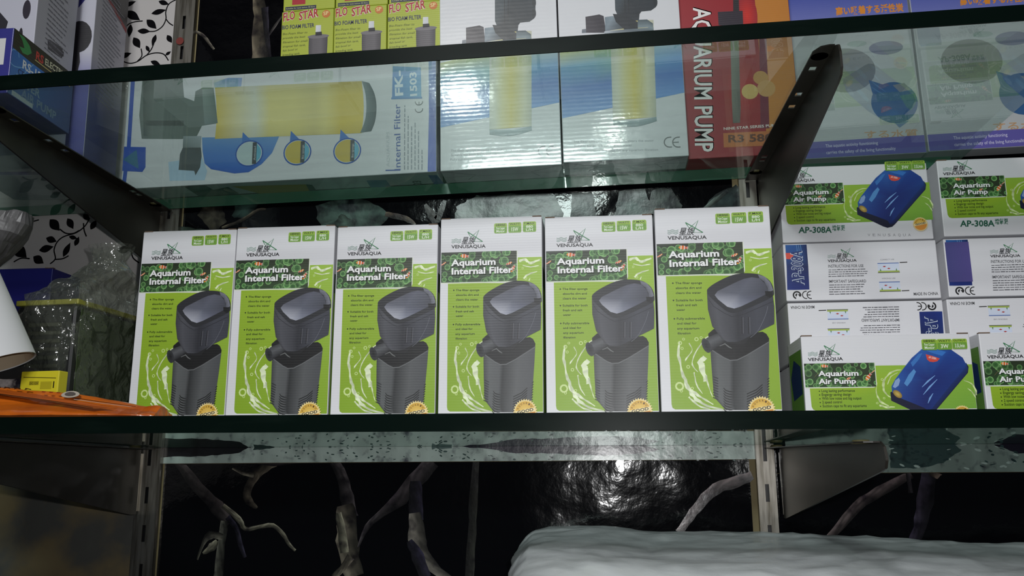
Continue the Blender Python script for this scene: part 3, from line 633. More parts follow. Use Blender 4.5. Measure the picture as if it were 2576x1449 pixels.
# ---- air pump cartons
AW, AH, AD = .163, .0876, .0655
def air_front(r, zoom_b1):
    P, PL = picker(r, 'front', 0, (1940, 740, 4.05))
    k = Ink(1); gx0 = P(392, 960)[0]; gx1 = AW-.0006; gt = P(1500, 722)[1]; gb = .0128; bb = P(400, 955)[1]; br = P(1062, 800)[0]
    k.poly([(gx0, bb+.003), (gx0+.0006, gb+.004), (gx0+.002, gb+.001), (gx0+.005, gb), (gx1, gb+.001), (gx1, gt), (br-.002, gt), (br-.002, bb+.003)], [GRN, GRN2, GRN2, GRN2, (118, 168, 62), (140, 182, 60), (148, 186, 62), GRN])
    k.build('green_panel', r, 'front')
    k = Ink(2); u0 = .0012; v1 = P(330, 708)[1]; v0 = P(400, 950)[1]; u1 = P(1058, 800)[0]
    k.poly(rrect(u0, v0-.001, u1+.0008, v1, .004, corners=(0, 1, 0, 0)), (222, 228, 212), 1.6)
    coral_photo(k, u0, v0, u1, v1, 5, .0032, [(.29, .88, .30, -.1, 1), (.17, .52, .34, .8, -1), (.90, .40, .36, .9, 1), (.97, .62, .26, .6, -1), (.62, .35, .2, .4, 1)])
    k.build('coral_photo_banner', r, 'front')
    k = Ink(4); title(k, P, [('Aquarium', (478,836), (888,830), 52), ('Air Pump', (482,916), (864,910), 52)], 1); k.build('title_lettering', r, 'front')
    k = Ink(2); logo(k, P, 375, 680, (732-375)/255); k.build('brand_logo', r, 'front')
    k = Ink(12); chips(k, P, [(1535,460,1680,572),(1690,458,1832,568),(1845,455,1985,560)], [('全銅線电机', ('Pure Copper', 'Motor')), ('WATT', ('3W',)), ('OUTPUT', ('3.5L/min',))]); k.build('rating_squares', r, 'front')
    k = Ink(3)
    for i, (t, x1) in enumerate((('Long lasting performance', 852), ('Engergy saving design', 816), ('With low noise and big output', 920), ('2 speed control', 722), ('Suction caps to fit any aquariums', 972))):
        y = 998+i*38.5; x0 = 512+i*3; k.text(t, P(x0, y), P(x1, y-3), .0026, (30, 46, 16), .012); k.ell(P(x0-22, y-9), .0006, .0006, (20, 30, 12), n=8)
    k.build('feature_text', r, 'front')
    k = Ink(2); random.seed(21)
    splash(k, P, [([(1330,770),(1230,790),(1170,850),(1140,930),(1165,1010),(1230,1060)], [6, 18, 14, 22, 14, 6]), ([(1290,800),(1220,840),(1185,920)], [4, 10, 6]), ([(1080,900),(1070,1000),(1110,1090),(1200,1140)], [4, 8, 20, 8]), ([(1100,1130),(1170,1150),(1260,1150)], [14, 26, 8]), ([(1960,880),(2040,910),(2080,970),(2090,1030)], [6, 12, 16, 8]), ([(2000,960),(2050,1000),(2085,1060)], [5, 14, 6])], [(1130,870,14), (1150,1060,12), (1080,1110,12)], (206, 222, 160))
    k.build('water_splash_print', r, 'front')
    k = Ink(3)
    k.poly(PL([(1213,1000),(1222,1085),(1400,1170),(1520,1232),(1570,1250),(1625,1238),(1660,1205),(2004,800),(2010,740),(1985,700)]), (24, 26, 52), 3)
    k.poly(PL([(1985,700),(2004,762),(1990,812),(1650,1200),(1600,1215),(1575,1170)]), [(30, 64, 130), (24, 44, 96), (22, 36, 84), (20, 32, 78), (18, 28, 70), (24, 46, 110)], 3.2)
    rim = PL([(1224,940),(1262,868),(1350,752),(1430,650),(1530,562),(1600,534),(1740,545),(1832,566),(1950,648),(1982,710),(1975,750),(1840,910),(1640,1160),(1605,1190),(1560,1160),(1460,1118),(1330,1066),(1232,1002)])
    k.fan(P(1610, 880), (24, 40, 112), rim, [(44, 86, 160), (40, 90, 170), (34, 70, 150), (36, 80, 160), (44, 96, 176), (40, 92, 172), (36, 96, 180), (30, 70, 150), (30, 62, 140), (30, 66, 140), (28, 60, 130), (26, 50, 120), (24, 48, 118), (22, 40, 104), (24, 40, 106), (28, 48, 120), (34, 66, 140), (40, 80, 156)], 3.6)
    for pts, col in (([(1238,945),(1262,880),(1300,852),(1312,880),(1298,930),(1262,958)], (138, 164, 208)), ([(1352,910),(1400,820),(1452,762),(1474,790),(1430,880),(1384,940)], (84, 142, 204)), ([(1420,700),(1500,610),(1540,600),(1500,670),(1440,740)], (58, 116, 190)), ([(1560,570),(1680,560),(1780,590),(1740,630),(1640,600)], (52, 116, 196))): k.poly(PL(pts), col, 4.2)
    for a, b_ in (((1535,948),(1668,828)), ((1548,1024),(1690,868)), ((1596,1112),(1648,1010))): k.line([P(*a), P((a[0]+b_[0])/2-6, (a[1]+b_[1])/2), P(*b_)], [.0004, .0016, .0004], (120, 164, 220), 4.4)
    k.poly(PL([(1573,612),(1640,630),(1716,656),(1690,684),(1650,693),(1612,688),(1586,665)]), (214, 76, 62), 4.6); k.text('AP-308A', P(1600, 652), P(1680, 668), .0022, (240, 220, 210), .01, layer=5)
    k.ell(P(1286, 1018), .0050, .0030, (206, 178, 92), rot=-.75, rim=(140, 112, 50), layer=4.6)
    k.build('pump_picture', r, 'front')
    k = Ink(2); P2, _ = picker(zoom_b1, 'front', 0, (1940, 380, 3.6226))
    P3 = P2; P2 = lambda x, y: (P3(x, y)[0], P3(x, y)[1]-.008)
    k.text('AP-308A', P2(248, 745), P2(552, 742), .0068, (36, 96, 74), .028, shear=.06); k.text('增氧泵', P2(556, 722), P2(676, 720), .0050, (60, 116, 92), .02)
    k.build('model_number', r, 'front'); k = Ink(2)
    for i, ch in enumerate('VENUSAQUA'): q = P2(880+i*46, 775); k.text(ch, q, (q[0]+.0028, q[1]), .003, (150, 150, 156), .0)
    k.build('maker_lettering', r, 'front')
    k = Ink(5); seal(k, P2, (1356, 668), 72, 'GOOD', 'AQUARIUM', (214, 140, 66)); k.build('quality_seal', r, 'front')
    k = Ink(1); k.poly(rect(.004, .012, .062, .075), (96, 140, 60)); k.poly([(.008, .030), (.05, .026), (.058, .05), (.04, .068), (.010, .058)], (26, 50, 96)); k.text('AP-308A', (.055, .004), (.020, .004), .005, (30, 80, 60), .03); k.build('side_print', r, 'left')
def air_nest(r): nest(r, 'coral_photo_banner', 'title_lettering'); nest(r, 'pump_picture', 'rating_squares')
def air_back(r):
    P, PL = picker(r, 'front', 0, (1940, 380, 3.6226))
    k = Ink(1)
    k.loft([PL([(128,856),(140,1050),(146,1266)]), PL([(200,856),(212,1050),(220,1266)]), PL([(322,852),(338,1050),(348,1262)])], [[(40, 96, 168), (26, 46, 104), (26, 50, 128)], [(38, 90, 160), (22, 38, 96), (24, 44, 120)], [(24, 44, 98), (22, 36, 84), (26, 44, 116)]])
    k.poly(PL([(130,930),(212,928),(196,966),(170,986),(136,984)]), (214, 80, 66), 1.6)
    for i in range(3): k.line(PL(smooth_pts([(228+i*18,856),(236+i*18,900),(242+i*14,950)])), .0006, (100, 150, 200), 1.6)
    for col, bo, L in (((190, 200, 214), .05, 1.8), ((30, 48, 108), .012, 2.0)): k.text('AP-308A', P(298, 1222), P(276, 908), .0118, col, bo, shear=.1, layer=L)
    k.build('blue_end_print', r, 'front', label='blue end band of the printed side')
    k = Ink(1); logo(k, P, 515, 1012, (780-515)/255); k.build('brand_logo', r, 'front')
    k = Ink(1); G = (92, 92, 98)
    k.text('INSTRUCTIONS FOR USE', P(520, 1062), P(842, 1058), .0032, (70, 70, 76), .01); k.text('IMPORTANT SAFEGUARD', P(526, 1201), P(866, 1197), .0032, (70, 70, 76), .01); k.text('MADE IN CHINA', P(1300, 1316), P(1522, 1311), .0033, (50, 50, 54), .012)
    rn = random.Random(3); st = random.getstate(); random.seed(9)
    for y in (1082,1102,1122,1142): a = P(522, y); b_ = P(random.uniform(840, 895), y); words(k, a[0], b_[0], a[1]-.0006, .0011, G)
    for y in (1220,1241,1262,1283,1304): a = P(528, y); b_ = P(random.uniform(820, 895), y); words(k, a[0], b_[0], a[1]-.0006, .0011, G)
    random.setstate(st)
    k.build('instruction_text', r, 'front'); k = Ink(1)
    c = P(235, 1313); k.ring(c, .0030, .0046, (26, 26, 28), n=20, a0=-.4, a1=4.4); k.ring(c, .0, .0018, (26, 26, 28), n=12, a0=1.2, a1=4.4); k.poly([(c[0]+.001, c[1]+.001), (c[0]+.005, c[1]+.0008), (c[0]+.003, c[1]-.0022)], (26, 26, 28))
    for cx_, full in ((320, 0), (362, 1)):
        q = P(cx_, 1311); k.ring(q, .0036, .0046, (26, 26, 28), n=12, a0=.45*PI, a1=1.55*PI)
        if full: k.poly(rect(q[0]-.004, q[1]-.0005, q[0]-.0004, q[1]+.0005), (26, 26, 28))
    k.build('safety_marks', r, 'front')
    k = Ink(1)
    for x0, y0, x1, y1, dx in ((975,1016,1162,1106,1), (990,1188,1172,1278,0)):
        a, b_ = P(x0, y1), P(x1, y0); h = b_[1]-a[1]; k.loft([[a, (b_[0], a[1])], [(a[0], b_[1]), b_]], [(214, 222, 236), (206, 216, 236)])
        k.poly(rect(a[0], b_[1]-h*.09, b_[0], b_[1]), (96, 120, 176)); k.poly(rect(a[0], a[1], b_[0], a[1]+h*.16), (168, 186, 92)); k.poly(rect(a[0]-.0003, a[1]-.0007, b_[0]+.0003, a[1]), (70, 76, 70))
        for fx, fy in ((.30, .6), (.5, .38)): q = (a[0]+(b_[0]-a[0])*fx, a[1]+h*fy); k.poly([(q[0]-.0016, q[1]), (q[0], q[1]+.0009), (q[0]+.0022, q[1]+.0003), (q[0]+.0004, q[1]-.0007)], (176, 60, 52))
        for fx in (.12, .86): k.poly([(a[0]+(b_[0]-a[0])*fx-.0008, a[1]+h*.16), (a[0]+(b_[0]-a[0])*fx+.0008, a[1]+h*.16), (a[0]+(b_[0]-a[0])*fx, a[1]+h*.42)], (80, 130, 84))
        q = (b_[0]+.001, b_[1] if dx else a[1]); k.line([(q[0], q[1]), (q[0]+.008, q[1]+.0002)], .0010, (60, 58, 58))
        k.text('CORRECT USE' if dx else 'WRONG USE', (a[0]+(b_[0]-a[0])*.15, b_[1]+.003), (b_[0]-(b_[0]-a[0])*.2, b_[1]+.003), .0014, (120, 120, 128), .0)
    k.build('tank_diagram', r, 'front')
YS = .272
GA = 'air pump cartons stacked at the right'
b1x = .2040
b1 = carton('air_pump_carton', (b1x, YS, .2035), AW*.99, AD, AH, KL, 0, 'air pump carton on top of the left stack, just right of the upper bracket', 'carton', GA)
b4 = carton('air_pump_carton', (.2003, GY, lo(.2)+.0010), AW, AD-.001, AH, KL, 0, 'front air pump carton next to the tallest green carton, hiding its stack foot', 'carton', GA)
air_front(b4, b1); air_nest(b4)
for ch in list(b4.children):
    if ch.name.split('.')[0] not in ('carton_body', 'top_flap', 'raw_corner', 'side_print'): copy_tree(ch, b1).location.z = .0078
b2 = carton('air_pump_carton', (.2035, YS, .1372), AW, AH, .0648, KL, 0, 'white air pump carton showing its printed instructions upright, second from top of the left stack', 'carton', GA, flaps=False)
air_back(b2)
def flip_of(src, x0, z0, h, label):
    c = copy_tree(src); c.rotation_euler = (-math.atan(KL)+PI, 0, 0) if False else (0, PI-math.atan(KL), 0)
    c.location = (x0+AW, YS, Z0+z0+h); c['label'] = label; return c
b3 = flip_of(b2, .2040, .0694, .0648, 'white air pump carton with upside-down instructions, below the upright one in the left stack')
b0 = carton('air_pump_carton', (.2045, YS, lo(.2)), AW, AH, .0680, KL, 0, 'lowest air pump carton of the left stack, behind the front one', 'carton', GA, flaps=False)
def side_copy(src, x, y, z, label):
    c = copy_tree(src); c.location = (x, y, Z0+z); c['label'] = label; return c
r1 = side_copy(b1, .3765, YS, .2048, 'top carton of the right stack, cut by the right border')
r2 = side_copy(b2, .3745, YS, .1372, 'white carton with faded violet end band, second in the right stack')
r4 = side_copy(b4, .3722, GY, lo(.37)+.0010, 'front air pump carton at far right, cut by the right border')
r0 = side_copy(b0, .3745, YS, lo(.37), 'lowest air pump carton of the right stack, behind the front one')
r3 = flip_of(b2, .3712, .0694, .0648, 'white carton with upside-down print in the right stack')
k = Ink(3); k.loft([[(.0012, .0165), (.0012, .061)], [(.026, .0165), (.026, .061)]], [(72, 72, 130), (84, 76, 140)]); k.build('faded_end_print', r2, 'front', label='faded violet end band')
# ================================================================ upper shelf cartons
Y0U = .322
# long filter carton lying on its side
FX0, FX1 = -.6118, -.1985
fk = carton('long_filter_carton', (FX0, Y0U, up(FX0)+.0004), FX1-FX0, .044, .160, KU, 0, 'long white filter carton lying on its side with a yellow sponge picture', 'carton', material=gloss_carton, flaps=False)
P, PL0 = picker(fk, 'front', 0, (280, 160, 3.0667)); FW_ = FX1-FX0
PL = lambda L: [(min(max(u, .0006), FW_-.0006), min(max(v, .0006), .1594)) for u, v in PL0(L)]
BLU, BLU2 = (84, 132, 206), (58, 92, 186)
k = Ink(1)
k.poly(PL([(165,-60),(120,640),(82,930),(112,930),(150,640),(196,-60)]), BLU2); k.poly(PL([(34,645),(266,645),(264,800),(240,836),(24,832)]), BLU2, 1.3); k.poly(PL([(72,742),(196,664),(212,814)]), (66, 120, 150), 1.6); k.build('arrow_sign', fk, 'front', material=gloss_print, label='blue sign with green arrow')
k = Ink(1)
k.loft([PL([(2448,-100),(2450,400),(2440,858)]), PL([(2538,-100),(2540,400),(2532,858)])], [[(96, 140, 206), BLU2, (60, 96, 200)], [(84, 120, 196), (58, 84, 176), (52, 84, 190)]]); k.build('blue_border', fk, 'front', material=gloss_print)
k = Ink(1)
k.loft([PL([(700,570),(1000,566),(1296,560)]), PL([(705,680),(1000,690),(1240,690)]), PL([(720,770),(1000,780),(1160,776)]), PL([(770,815),(950,848),(1060,838)])], [(120, 164, 216), (92, 138, 210), (76, 124, 206), (62, 104, 194)])
k.poly(PL([(790,150),(900,110),(1010,110),(1000,190),(800,190)]), [(190, 206, 226), (110, 150, 214), (120, 156, 216), (150, 176, 216), (190, 206, 226)]); k.poly(PL([(440,760),(700,720),(740,830),(720,900),(450,905)]), (186, 212, 234), .8)
k.build('blue_swirl_print', fk, 'front', material=gloss_print)
k = Ink(2)
k.poly(PL([(250,20),(550,10),(552,150),(562,260),(640,290),(650,215),(705,186),(790,186),(822,460),(700,480),(660,560),(540,582),(235,580),(216,400)]), (112, 124, 120)); k.loft([PL([(250,60),(245,300),(250,560)]), PL([(340,60),(330,300),(320,560)])], [(84, 96, 92), (120, 130, 126)], 2.3); k.poly(PL([(260,440),(560,440),(560,480),(270,480)]), (84, 92, 90), 2.3)
k.poly(PL([(700,190),(790,186),(822,460),(720,470)]), [(140, 156, 150), (100, 120, 112), (108, 124, 120), (132, 146, 144)], 2.4)
k.poly(PL([(556,560),(696,560),(690,650),(552,650)]), [(150, 162, 164), (170, 180, 186), (150, 160, 164), (120, 130, 132)], 2.4); k.poly(PL([(552,650),(692,648),(698,712),(686,800),(650,862),(640,828),(520,820),(530,700)]), (92, 98, 100), 2.5)
k.build('pump_body_picture', fk, 'front', material=gloss_print)
k = Ink(2)
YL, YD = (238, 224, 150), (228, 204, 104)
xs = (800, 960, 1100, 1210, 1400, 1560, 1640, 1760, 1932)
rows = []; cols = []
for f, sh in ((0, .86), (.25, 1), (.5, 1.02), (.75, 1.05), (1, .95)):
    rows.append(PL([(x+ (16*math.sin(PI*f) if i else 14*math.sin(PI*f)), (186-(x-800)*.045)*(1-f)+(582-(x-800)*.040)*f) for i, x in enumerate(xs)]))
    cols.append([tuple(min(255, c*sh) for c in q) for q in (YD, (232, 222, 176), (230, 230, 212), YL, YL, (226, 212, 146), YL, YD, YD)])  # paler stretch carries reflected light in the sponge colour
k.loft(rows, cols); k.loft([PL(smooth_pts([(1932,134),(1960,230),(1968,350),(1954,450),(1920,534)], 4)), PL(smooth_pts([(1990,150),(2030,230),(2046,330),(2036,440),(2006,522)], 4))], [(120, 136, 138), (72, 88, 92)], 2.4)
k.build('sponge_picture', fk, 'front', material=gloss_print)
k = Ink(3)
for cx_, cy_, col in ((1065,694,(196,214,216)),(1436,684,(214,192,96)),(1820,674,(214,190,92))):
    c = P(cx_, cy_); r_ = abs(P(cx_+100, cy_)[0]-c[0]); k.poly(PL([(cx_-50,cy_-165),(cx_+30,cy_-85),(cx_-60,cy_-60)]), BLU, 2.6); k.ell(c, r_*1.08, r_*1.04, (58, 98, 180), n=28, layer=3); k.ell(c, r_*.98, r_*.94, (214, 224, 226), n=28, layer=3.2); k.ell(c, r_*.94, r_*.90, col, n=28, layer=3.4)
    k.poly([(c[0]+r_*.55, c[1]+r_*.74), (c[0]+r_*.86, c[1]+r_*.36), (c[0]+r_*.92, c[1]), (c[0]+r_*.84, c[1]-r_*.38), (c[0]+r_*.55, c[1]-r_*.74)], (110, 186, 214), 3.7); k.poly(rect(c[0]+r_*.24, c[1]-r_*.85, c[0]+r_*.56, c[1]+r_*.85), (84, 88, 92), 3.8)
    k.text('Activated' if cx_ < 1100 else 'Bio sponge', (c[0]+r_*.50, c[1]-r_*.55), (c[0]+r_*.50, c[1]+r_*.55), r_*.16, (220, 226, 228), .0, layer=4)
k.build('material_circles', fk, 'front', material=gloss_print)
k = Ink(2)
k.poly(PL([(2172,20),(2388,30),(2392,270),(2166,272)]), [(84, 140, 204), (100, 160, 214), (112, 176, 214), (84, 140, 200)]); k.poly(PL([(2160,262),(2398,256),(2398,270),(2160,276)]), (84, 140, 196))
k.text('FK-', P(2250, 246), P(2244, 52), .0100, (226, 236, 244), .035); k.text('1503', P(2358, 248), P(2352, 64), .0086, (226, 236, 244), .03)
k.text('Internal Filter', P(2232, 822), P(2228, 312), .0080, (66, 100, 168), .006); k.text('AQUARIUM', P(2148, 796), P(2144, 530), .0040, (196, 204, 208), .0); k.line(PL([(2116,824),(2230,822)]), .0016, (58, 92, 166))
for i in range(6):
    a = P(2262+i*27, 818); L_ = (.098, .09, .085, .08, .06, .03)[i]*(.75+.25*random.random())*.9; u = 0
    while u < L_: l = random.uniform(.003, .008); k.poly(rect(a[0]-.0006, a[1]+u, a[0]+.0006, a[1]+min(u+l, L_)), (140, 150, 160)); u += l+.0016
c = P(2374, 330); k.ring((c[0], c[1]-.0035), .0042, .0052, (96, 100, 104), n=12, a0=PI*.98, a1=2.02*PI); k.ring((c[0], c[1]+.0065), .0042, .0052, (96, 100, 104), n=12, a0=PI*.98, a1=2.02*PI); k.poly(rect(c[0]-.0005, c[1]+.0015, c[0]+.0005, c[1]+.0062), (96, 100, 104))
k.build('carton_lettering', fk, 'front', material=gloss_print)
k = Ink(1); Pb, PLb = picker(fk, 'bottom', 0, (400, 440, 3.22))
k.poly(PLb([(2180,2),(2250,0),(2390,165),(2290,170)]), BLU2); k.poly(PLb([(590,92),(1190,76),(1290,148),(820,152)]), (206, 176, 62), 1.2); k.poly(PLb([(1190,76),(1240,80),(1296,150),(1230,150)]), (64, 76, 78), 1.4); k.poly(PLb([(200,92),(380,86),(440,120),(560,96),(650,150),(330,176)]), (70, 82, 80), 1.4); k.poly(PLb([(640,176),(980,160),(900,206),(760,214),(680,206)]), (48, 84, 150), 1.2); k.poly(PLb([(1680,44),(1840,40),(1900,120),(1860,180),(1760,176)]), (70, 130, 176), 1.2); k.poly(PLb([(500,170),(560,166),(640,222),(560,220)]), (60, 70, 70), 1.4)
k.text('FK-1503', PLb([(2106,166)])[0], PLb([(2050,48)])[0], .011, (40, 52, 56), .02); k.build('underside_print', fk, 'bottom', material=gloss_print)
# two tall white filter cartons
def tall_filter(x0, x1, y, label):
    return carton('tall_filter_carton', (x0, y, up(x0)), x1-x0, .046, .40, KU, 0, label, 'carton', 'tall white filter cartons on the upper shelf', gloss_carton, False)
w1 = tall_filter(-.1935, -.0425, .320, 'tall white filter carton with glaring highlight, right of the long lying carton')
P, PL = picker(w1, 'front', 0, (1100, 0, 3.018)); WW = .151
k = Ink(1); e0, e1 = .0006, WW-.0006
vL0, vL1, vR0, vR1 = P(45, 968)[1], P(45, 600)[1], P(925, 778)[1], P(925, 478)[1]
mid = [(e0+(e1-e0)*t) for t in (0, .25, .5, .75, 1)]
def swo(t, a, b_, sag): return a+(b_-a)*t+sag*math.sin(PI*t)
rows = [[(u, swo(i/4, vL0, vR0, 0)) for i, u in enumerate(mid)], [(u, swo(i/4, vL0*.45+vL1*.55, vR0*.5+vR1*.5, .002)) for i, u in enumerate(mid)], [(u, swo(i/4, vL1, vR1, .004)) for i, u in enumerate(mid)], [(u, swo(i/4, vL1+.022, vR1+.024, .006)) for i, u in enumerate(mid)]]
k.loft(rows, [[(96, 152, 220)]*5, [(64, 118, 196)]*5, [(80, 150, 200), (90, 160, 190), (120, 176, 160), (84, 160, 200), (80, 150, 204)], [(204, 208, 110), (198, 204, 88), (204, 212, 120), (190, 214, 190), (196, 216, 214)]]); k.build('blue_swoosh', w1, 'front', material=gloss_print)
k = Ink(2)
for i, f in enumerate((0, .22, .42, .55, .8, 1)): pass
xs = (396, 440, 490, 560, 600, 660, 716); cl = ((196, 200, 186), (214, 214, 190), (220, 212, 150), (222, 204, 96), (218, 206, 128), (218, 214, 178), (186, 190, 170))
k.loft([PL([(x, 235) for x in xs]), PL([(x, 500) for x in xs]), PL([(x, 720) for x in xs]), PL([(x, 985-(x-396)*.08) for x in xs])], [list(cl), list(cl), [tuple(c*1.03 for c in q) for q in cl], list(cl)])
k.loft([PL([(x, 985-(x-396)*.08+ (14*math.sin(PI*(x-396)/320))) for x in xs]), PL([(x+2, 1022-(x-396)*.10+(26*math.sin(PI*(x-396)/320))) for x in xs])], [(150, 172, 176), (116, 138, 142)], 2.3)
k.build('sponge_picture', w1, 'front', material=gloss_print)
k = Ink(2)
k.poly(PL([(436,-420),(742,-430),(746,115),(736,140),(700,165),(630,172),(616,190),(610,240),(500,245),(492,200),(452,196),(438,160)]), [(66, 78, 86), (60, 72, 80), (52, 64, 72), (44, 52, 60), (44, 54, 60), (40, 48, 54), (40, 46, 52), (52, 60, 66), (36, 40, 44), (40, 46, 52), (60, 70, 78), (62, 74, 82)])
for y in (20, 100): k.ell(P(735, y), .0025, .0066, (38, 46, 52), n=14, layer=2.2)
for x in (512, 540): k.line(PL([(x,-200),(x-2,180)]), .0010, (30, 36, 40), 2.5)
k.poly(PL([(218,212),(320,194),(352,206),(362,300),(358,330),(220,330)]), [(60, 56, 64), (48, 44, 54), (54, 50, 60), (40, 36, 46), (40, 36, 46), (66, 60, 70)], 2.4); k.poly(PL([(190,306),(228,300),(232,330),(188,332)]), (110, 118, 128), 2.3)
k.poly(PL([(360,214),(420,206),(490,250),(494,300),(360,318)]), [(120, 136, 148), (140, 156, 166), (70, 80, 88), (60, 70, 76), (120, 134, 144)], 2.6); k.poly(PL([(420,190),(500,196),(600,250),(600,300),(500,306),(440,250)]), (40, 46, 52), 2.8)
k.loft([PL([(600,235),(670,232),(712,262)]), PL([(600,296),(670,290),(712,300)])], [(74, 88, 94), (128, 146, 152)], 2.9); k.poly(PL([(352,322),(500,306),(714,290),(716,330),(500,346),(356,350)]), [(190, 198, 206), (96, 108, 116), (120, 138, 144), (90, 104, 110), (90, 100, 106), (160, 170, 176)], 2.7)
k.build('pump_picture', w1, 'front', material=gloss_print)
k = Ink(2); st = random.getstate(); random.seed(5)
for j, (x0, x1, t) in enumerate(((100, 690, 'The filter sponge absorbs dirt and clears the water'), (104, 530, 'Suitable for both fresh and salt water'), (100, 720, 'Fully submersible and ideal for any aquarium filtration'))):
    k.text(t, P(x0, 1152+j*34), P(x1, 1144+j*34), .0030, (150, 156, 160), .0)
random.setstate(st)
for cx_, e in ((806, 0), (868, 1)):
    q = P(cx_, 1148); k.ring(q, .0056, .0070, (112, 116, 118), n=12, a0=.5*PI, a1=1.5*PI)
    for s_ in (-1, 1): k.poly(rect(q[0], q[1]+s_*.0063-.0007, q[0]+.0026, q[1]+s_*.0063+.0007), (112, 116, 118))
    if e: k.poly(rect(q[0]-.0062, q[1]-.0007, q[0]+.001, q[1]+.0007), (112, 116, 118))
k.build('small_print', w1, 'front', material=gloss_print)
k = Ink(1)
for a, b_, c_ in (((.002, .002), (.042, .020), (.030, .036)), ((WW-.002, .002), (WW-.040, .020), (WW-.030, .036))): k.line([a, b_, c_], .0008, (70, 74, 72))
k.line([(.002, .024), (WW-.002, .024)], .0006, (120, 124, 122)); k.build('closure_creases', w1, 'bottom')
w2 = copy_tree(w1); w2.location = (-.0405, .314, Z0+up(-.0405)); w2['label'] = 'tall white filter carton with blue and lime band, left of the red carton'
# red aquarium pump carton
rx0, rx1 = .1105, .2465; RW = rx1-rx0
rd = carton('red_pump_carton', (rx0, .3265, up(rx0)), RW, .040, .33, KU, 0, 'red and orange pump carton with white vertical lettering, behind the right bracket', 'carton', None, mat('red_carton', (150, 22, 34), .4), False)
P, PL = picker(rd, 'front', 0, (1680, 0, 2.786))
k = Ink(1); k.loft([[(RW*.70, .0008), (RW*.70, .33)], [(RW-.0006, .0008), (RW-.0006, .33)]], [[(196, 128, 52), (190, 120, 36)], [(190, 124, 56), (190, 120, 36)]]); k.build('orange_panel', rd, 'front')
k = Ink(1); k.ell(P(556, 110), .0125, .030, (206, 40, 26), n=22, rim=(152, 22, 34)); k.ell(P(520, 620), .020, .042, (176, 44, 40), n=22, rim=(150, 24, 34), layer=1.2)
k.poly(PL([(640,240),(690,240),(712,900),(650,900)]), (110, 18, 50), 1.3); k.ell(P(575, 642), .010, .010, (208, 176, 104), n=18, layer=1.6); k.ell(P(650, 545), .009, .009, (190, 140, 70), n=18, layer=1.6); k.ell(P(690, 620), .011, .011, (196, 150, 90), n=18, layer=1.6)
k.build('glow_print', rd, 'front')
k = Ink(2); p_, q_ = P(182, 52), P(196, 1062)
for dx, dy in ((0, 0), (.0005, .0005), (-.0005, .0005), (.0005, -.0005), (-.0005, -.0005)): k.text('AQUARIUM PUMP', (p_[0]+dx, p_[1]+dy), (q_[0]+dx, q_[1]+dy), .0212, (236, 232, 230), .018); k.build('vertical_lettering', rd, 'front', label='white vertical lettering')
k = Ink(2); k.poly(PL([(350,84),(524,76),(528,176),(440,182),(356,178)]), (40, 30, 44)); k.poly(PL([(456,-200),(490,-200),(500,78),(458,80)]), (34, 32, 36)); k.poly(PL([(436,180),(494,180),(510,760),(506,860),(456,864),(448,700)]), [(120, 120, 110), (110, 112, 100), (104, 110, 100), (90, 92, 86), (86, 88, 80), (116, 120, 108)]); k.build('heater_picture', rd, 'front')
k = Ink(2); k.text('NINE STAR SERIES PUMP', P(392, 912), P(776, 886), .0034, (232, 226, 220), .02); k.poly(PL([(388,934),(722,918),(726,1020),(392,1034)]), (190, 110, 52)); k.text('R3 5800', P(424, 998), P(790, 988), .0094, (96, 52, 34), .03); k.build('model_plate', rd, 'front')
# two blue topped cartons
def blue_carton(x0, w_, y, label):
    return carton('blue_topped_carton', (x0, y, up(x0)), w_, .026, .30, KU, 0, label, 'carton', 'blue topped cartons on the upper shelf', mat('grey_white_carton', (178, 182, 184), .45, bump=CORR), False)
bl1 = blue_carton(.2495, .1475, .349, 'pale carton with violet foot band and blue bubble picture, behind the right bracket')
P, PL = picker(bl1, 'front', 0, (2060, 0, 3.45)); BW = .1475
k = Ink(1); k.loft([[(.0006, P(0,150)[1]-.02), (BW-.0006, P(0,150)[1]-.02)], [(.0006, P(0,150)[1]-.006), (BW-.0006, P(0,150)[1]-.006)], [(.0006, P(0,0)[1]+.01), (BW-.0006, P(0,0)[1]+.01)], [(.0006, .2995), (BW-.0006, .2995)]], [(178, 182, 184), (110, 118, 186), (62, 78, 166), (50, 62, 150)]); k.text('高い吸着する活性炭', P(150, 128), P(736, 92), .0085, (222, 140, 44), .03); k.build('blue_heading', bl1, 'front')
k = Ink(1); k.ell(P(230, 610), .0190*1.9, .0185*1.6, (112, 114, 116), n=28, rim=(128, 130, 132)); k.ell(P(582, 415), .0205, .0092, (112, 116, 140), n=24); k.ell(P(330, 380), .012, .004, (150, 166, 160), n=16)
k.poly(PL([(432,695),(560,735),(470,830)]), (62, 100, 144), 1.2); c = P(655, 890); k.ell(c, .0275, .0270, (50, 92, 140), n=30, layer=1.3); k.poly(PL([(700,830),(836,810),(842,900),(800,960),(760,930)]), (70, 118, 120), 1.5); k.poly(PL([(640,740),(740,720),(800,780),(700,800)]), (128, 132, 136), 1.5); k.poly(PL([(640,1050),(780,1050),(700,1110)]), (96, 128, 160), 1.2)
k.build('bubble_picture', bl1, 'front')
k = Ink(1); k.text('する水質', P(398, 1200), P(862, 1186), .0082, (186, 148, 110), .015); k.build('orange_lettering', bl1, 'front')
k = Ink(1); k.poly([(.0006, .0006), (BW-.0006, .0006), (BW-.0006, .0225), (.0006, .0215)], (92, 86, 160)); k.text('The aquatic activity functioning', (.030, .0135), (.092, .0140), .0042, (196, 194, 220), .01); k.text('carries the safety of the living functionality', (.030, .0050), (.112, .0056), .0042, (196, 194, 220), .01); k.build('violet_band', bl1, 'front')
bl2 = copy_tree(bl1); bl2.location = (.3985, .346, Z0+up(.3985)); bl2['label'] = 'pale carton with violet foot band at the upper right corner, past the glass end'
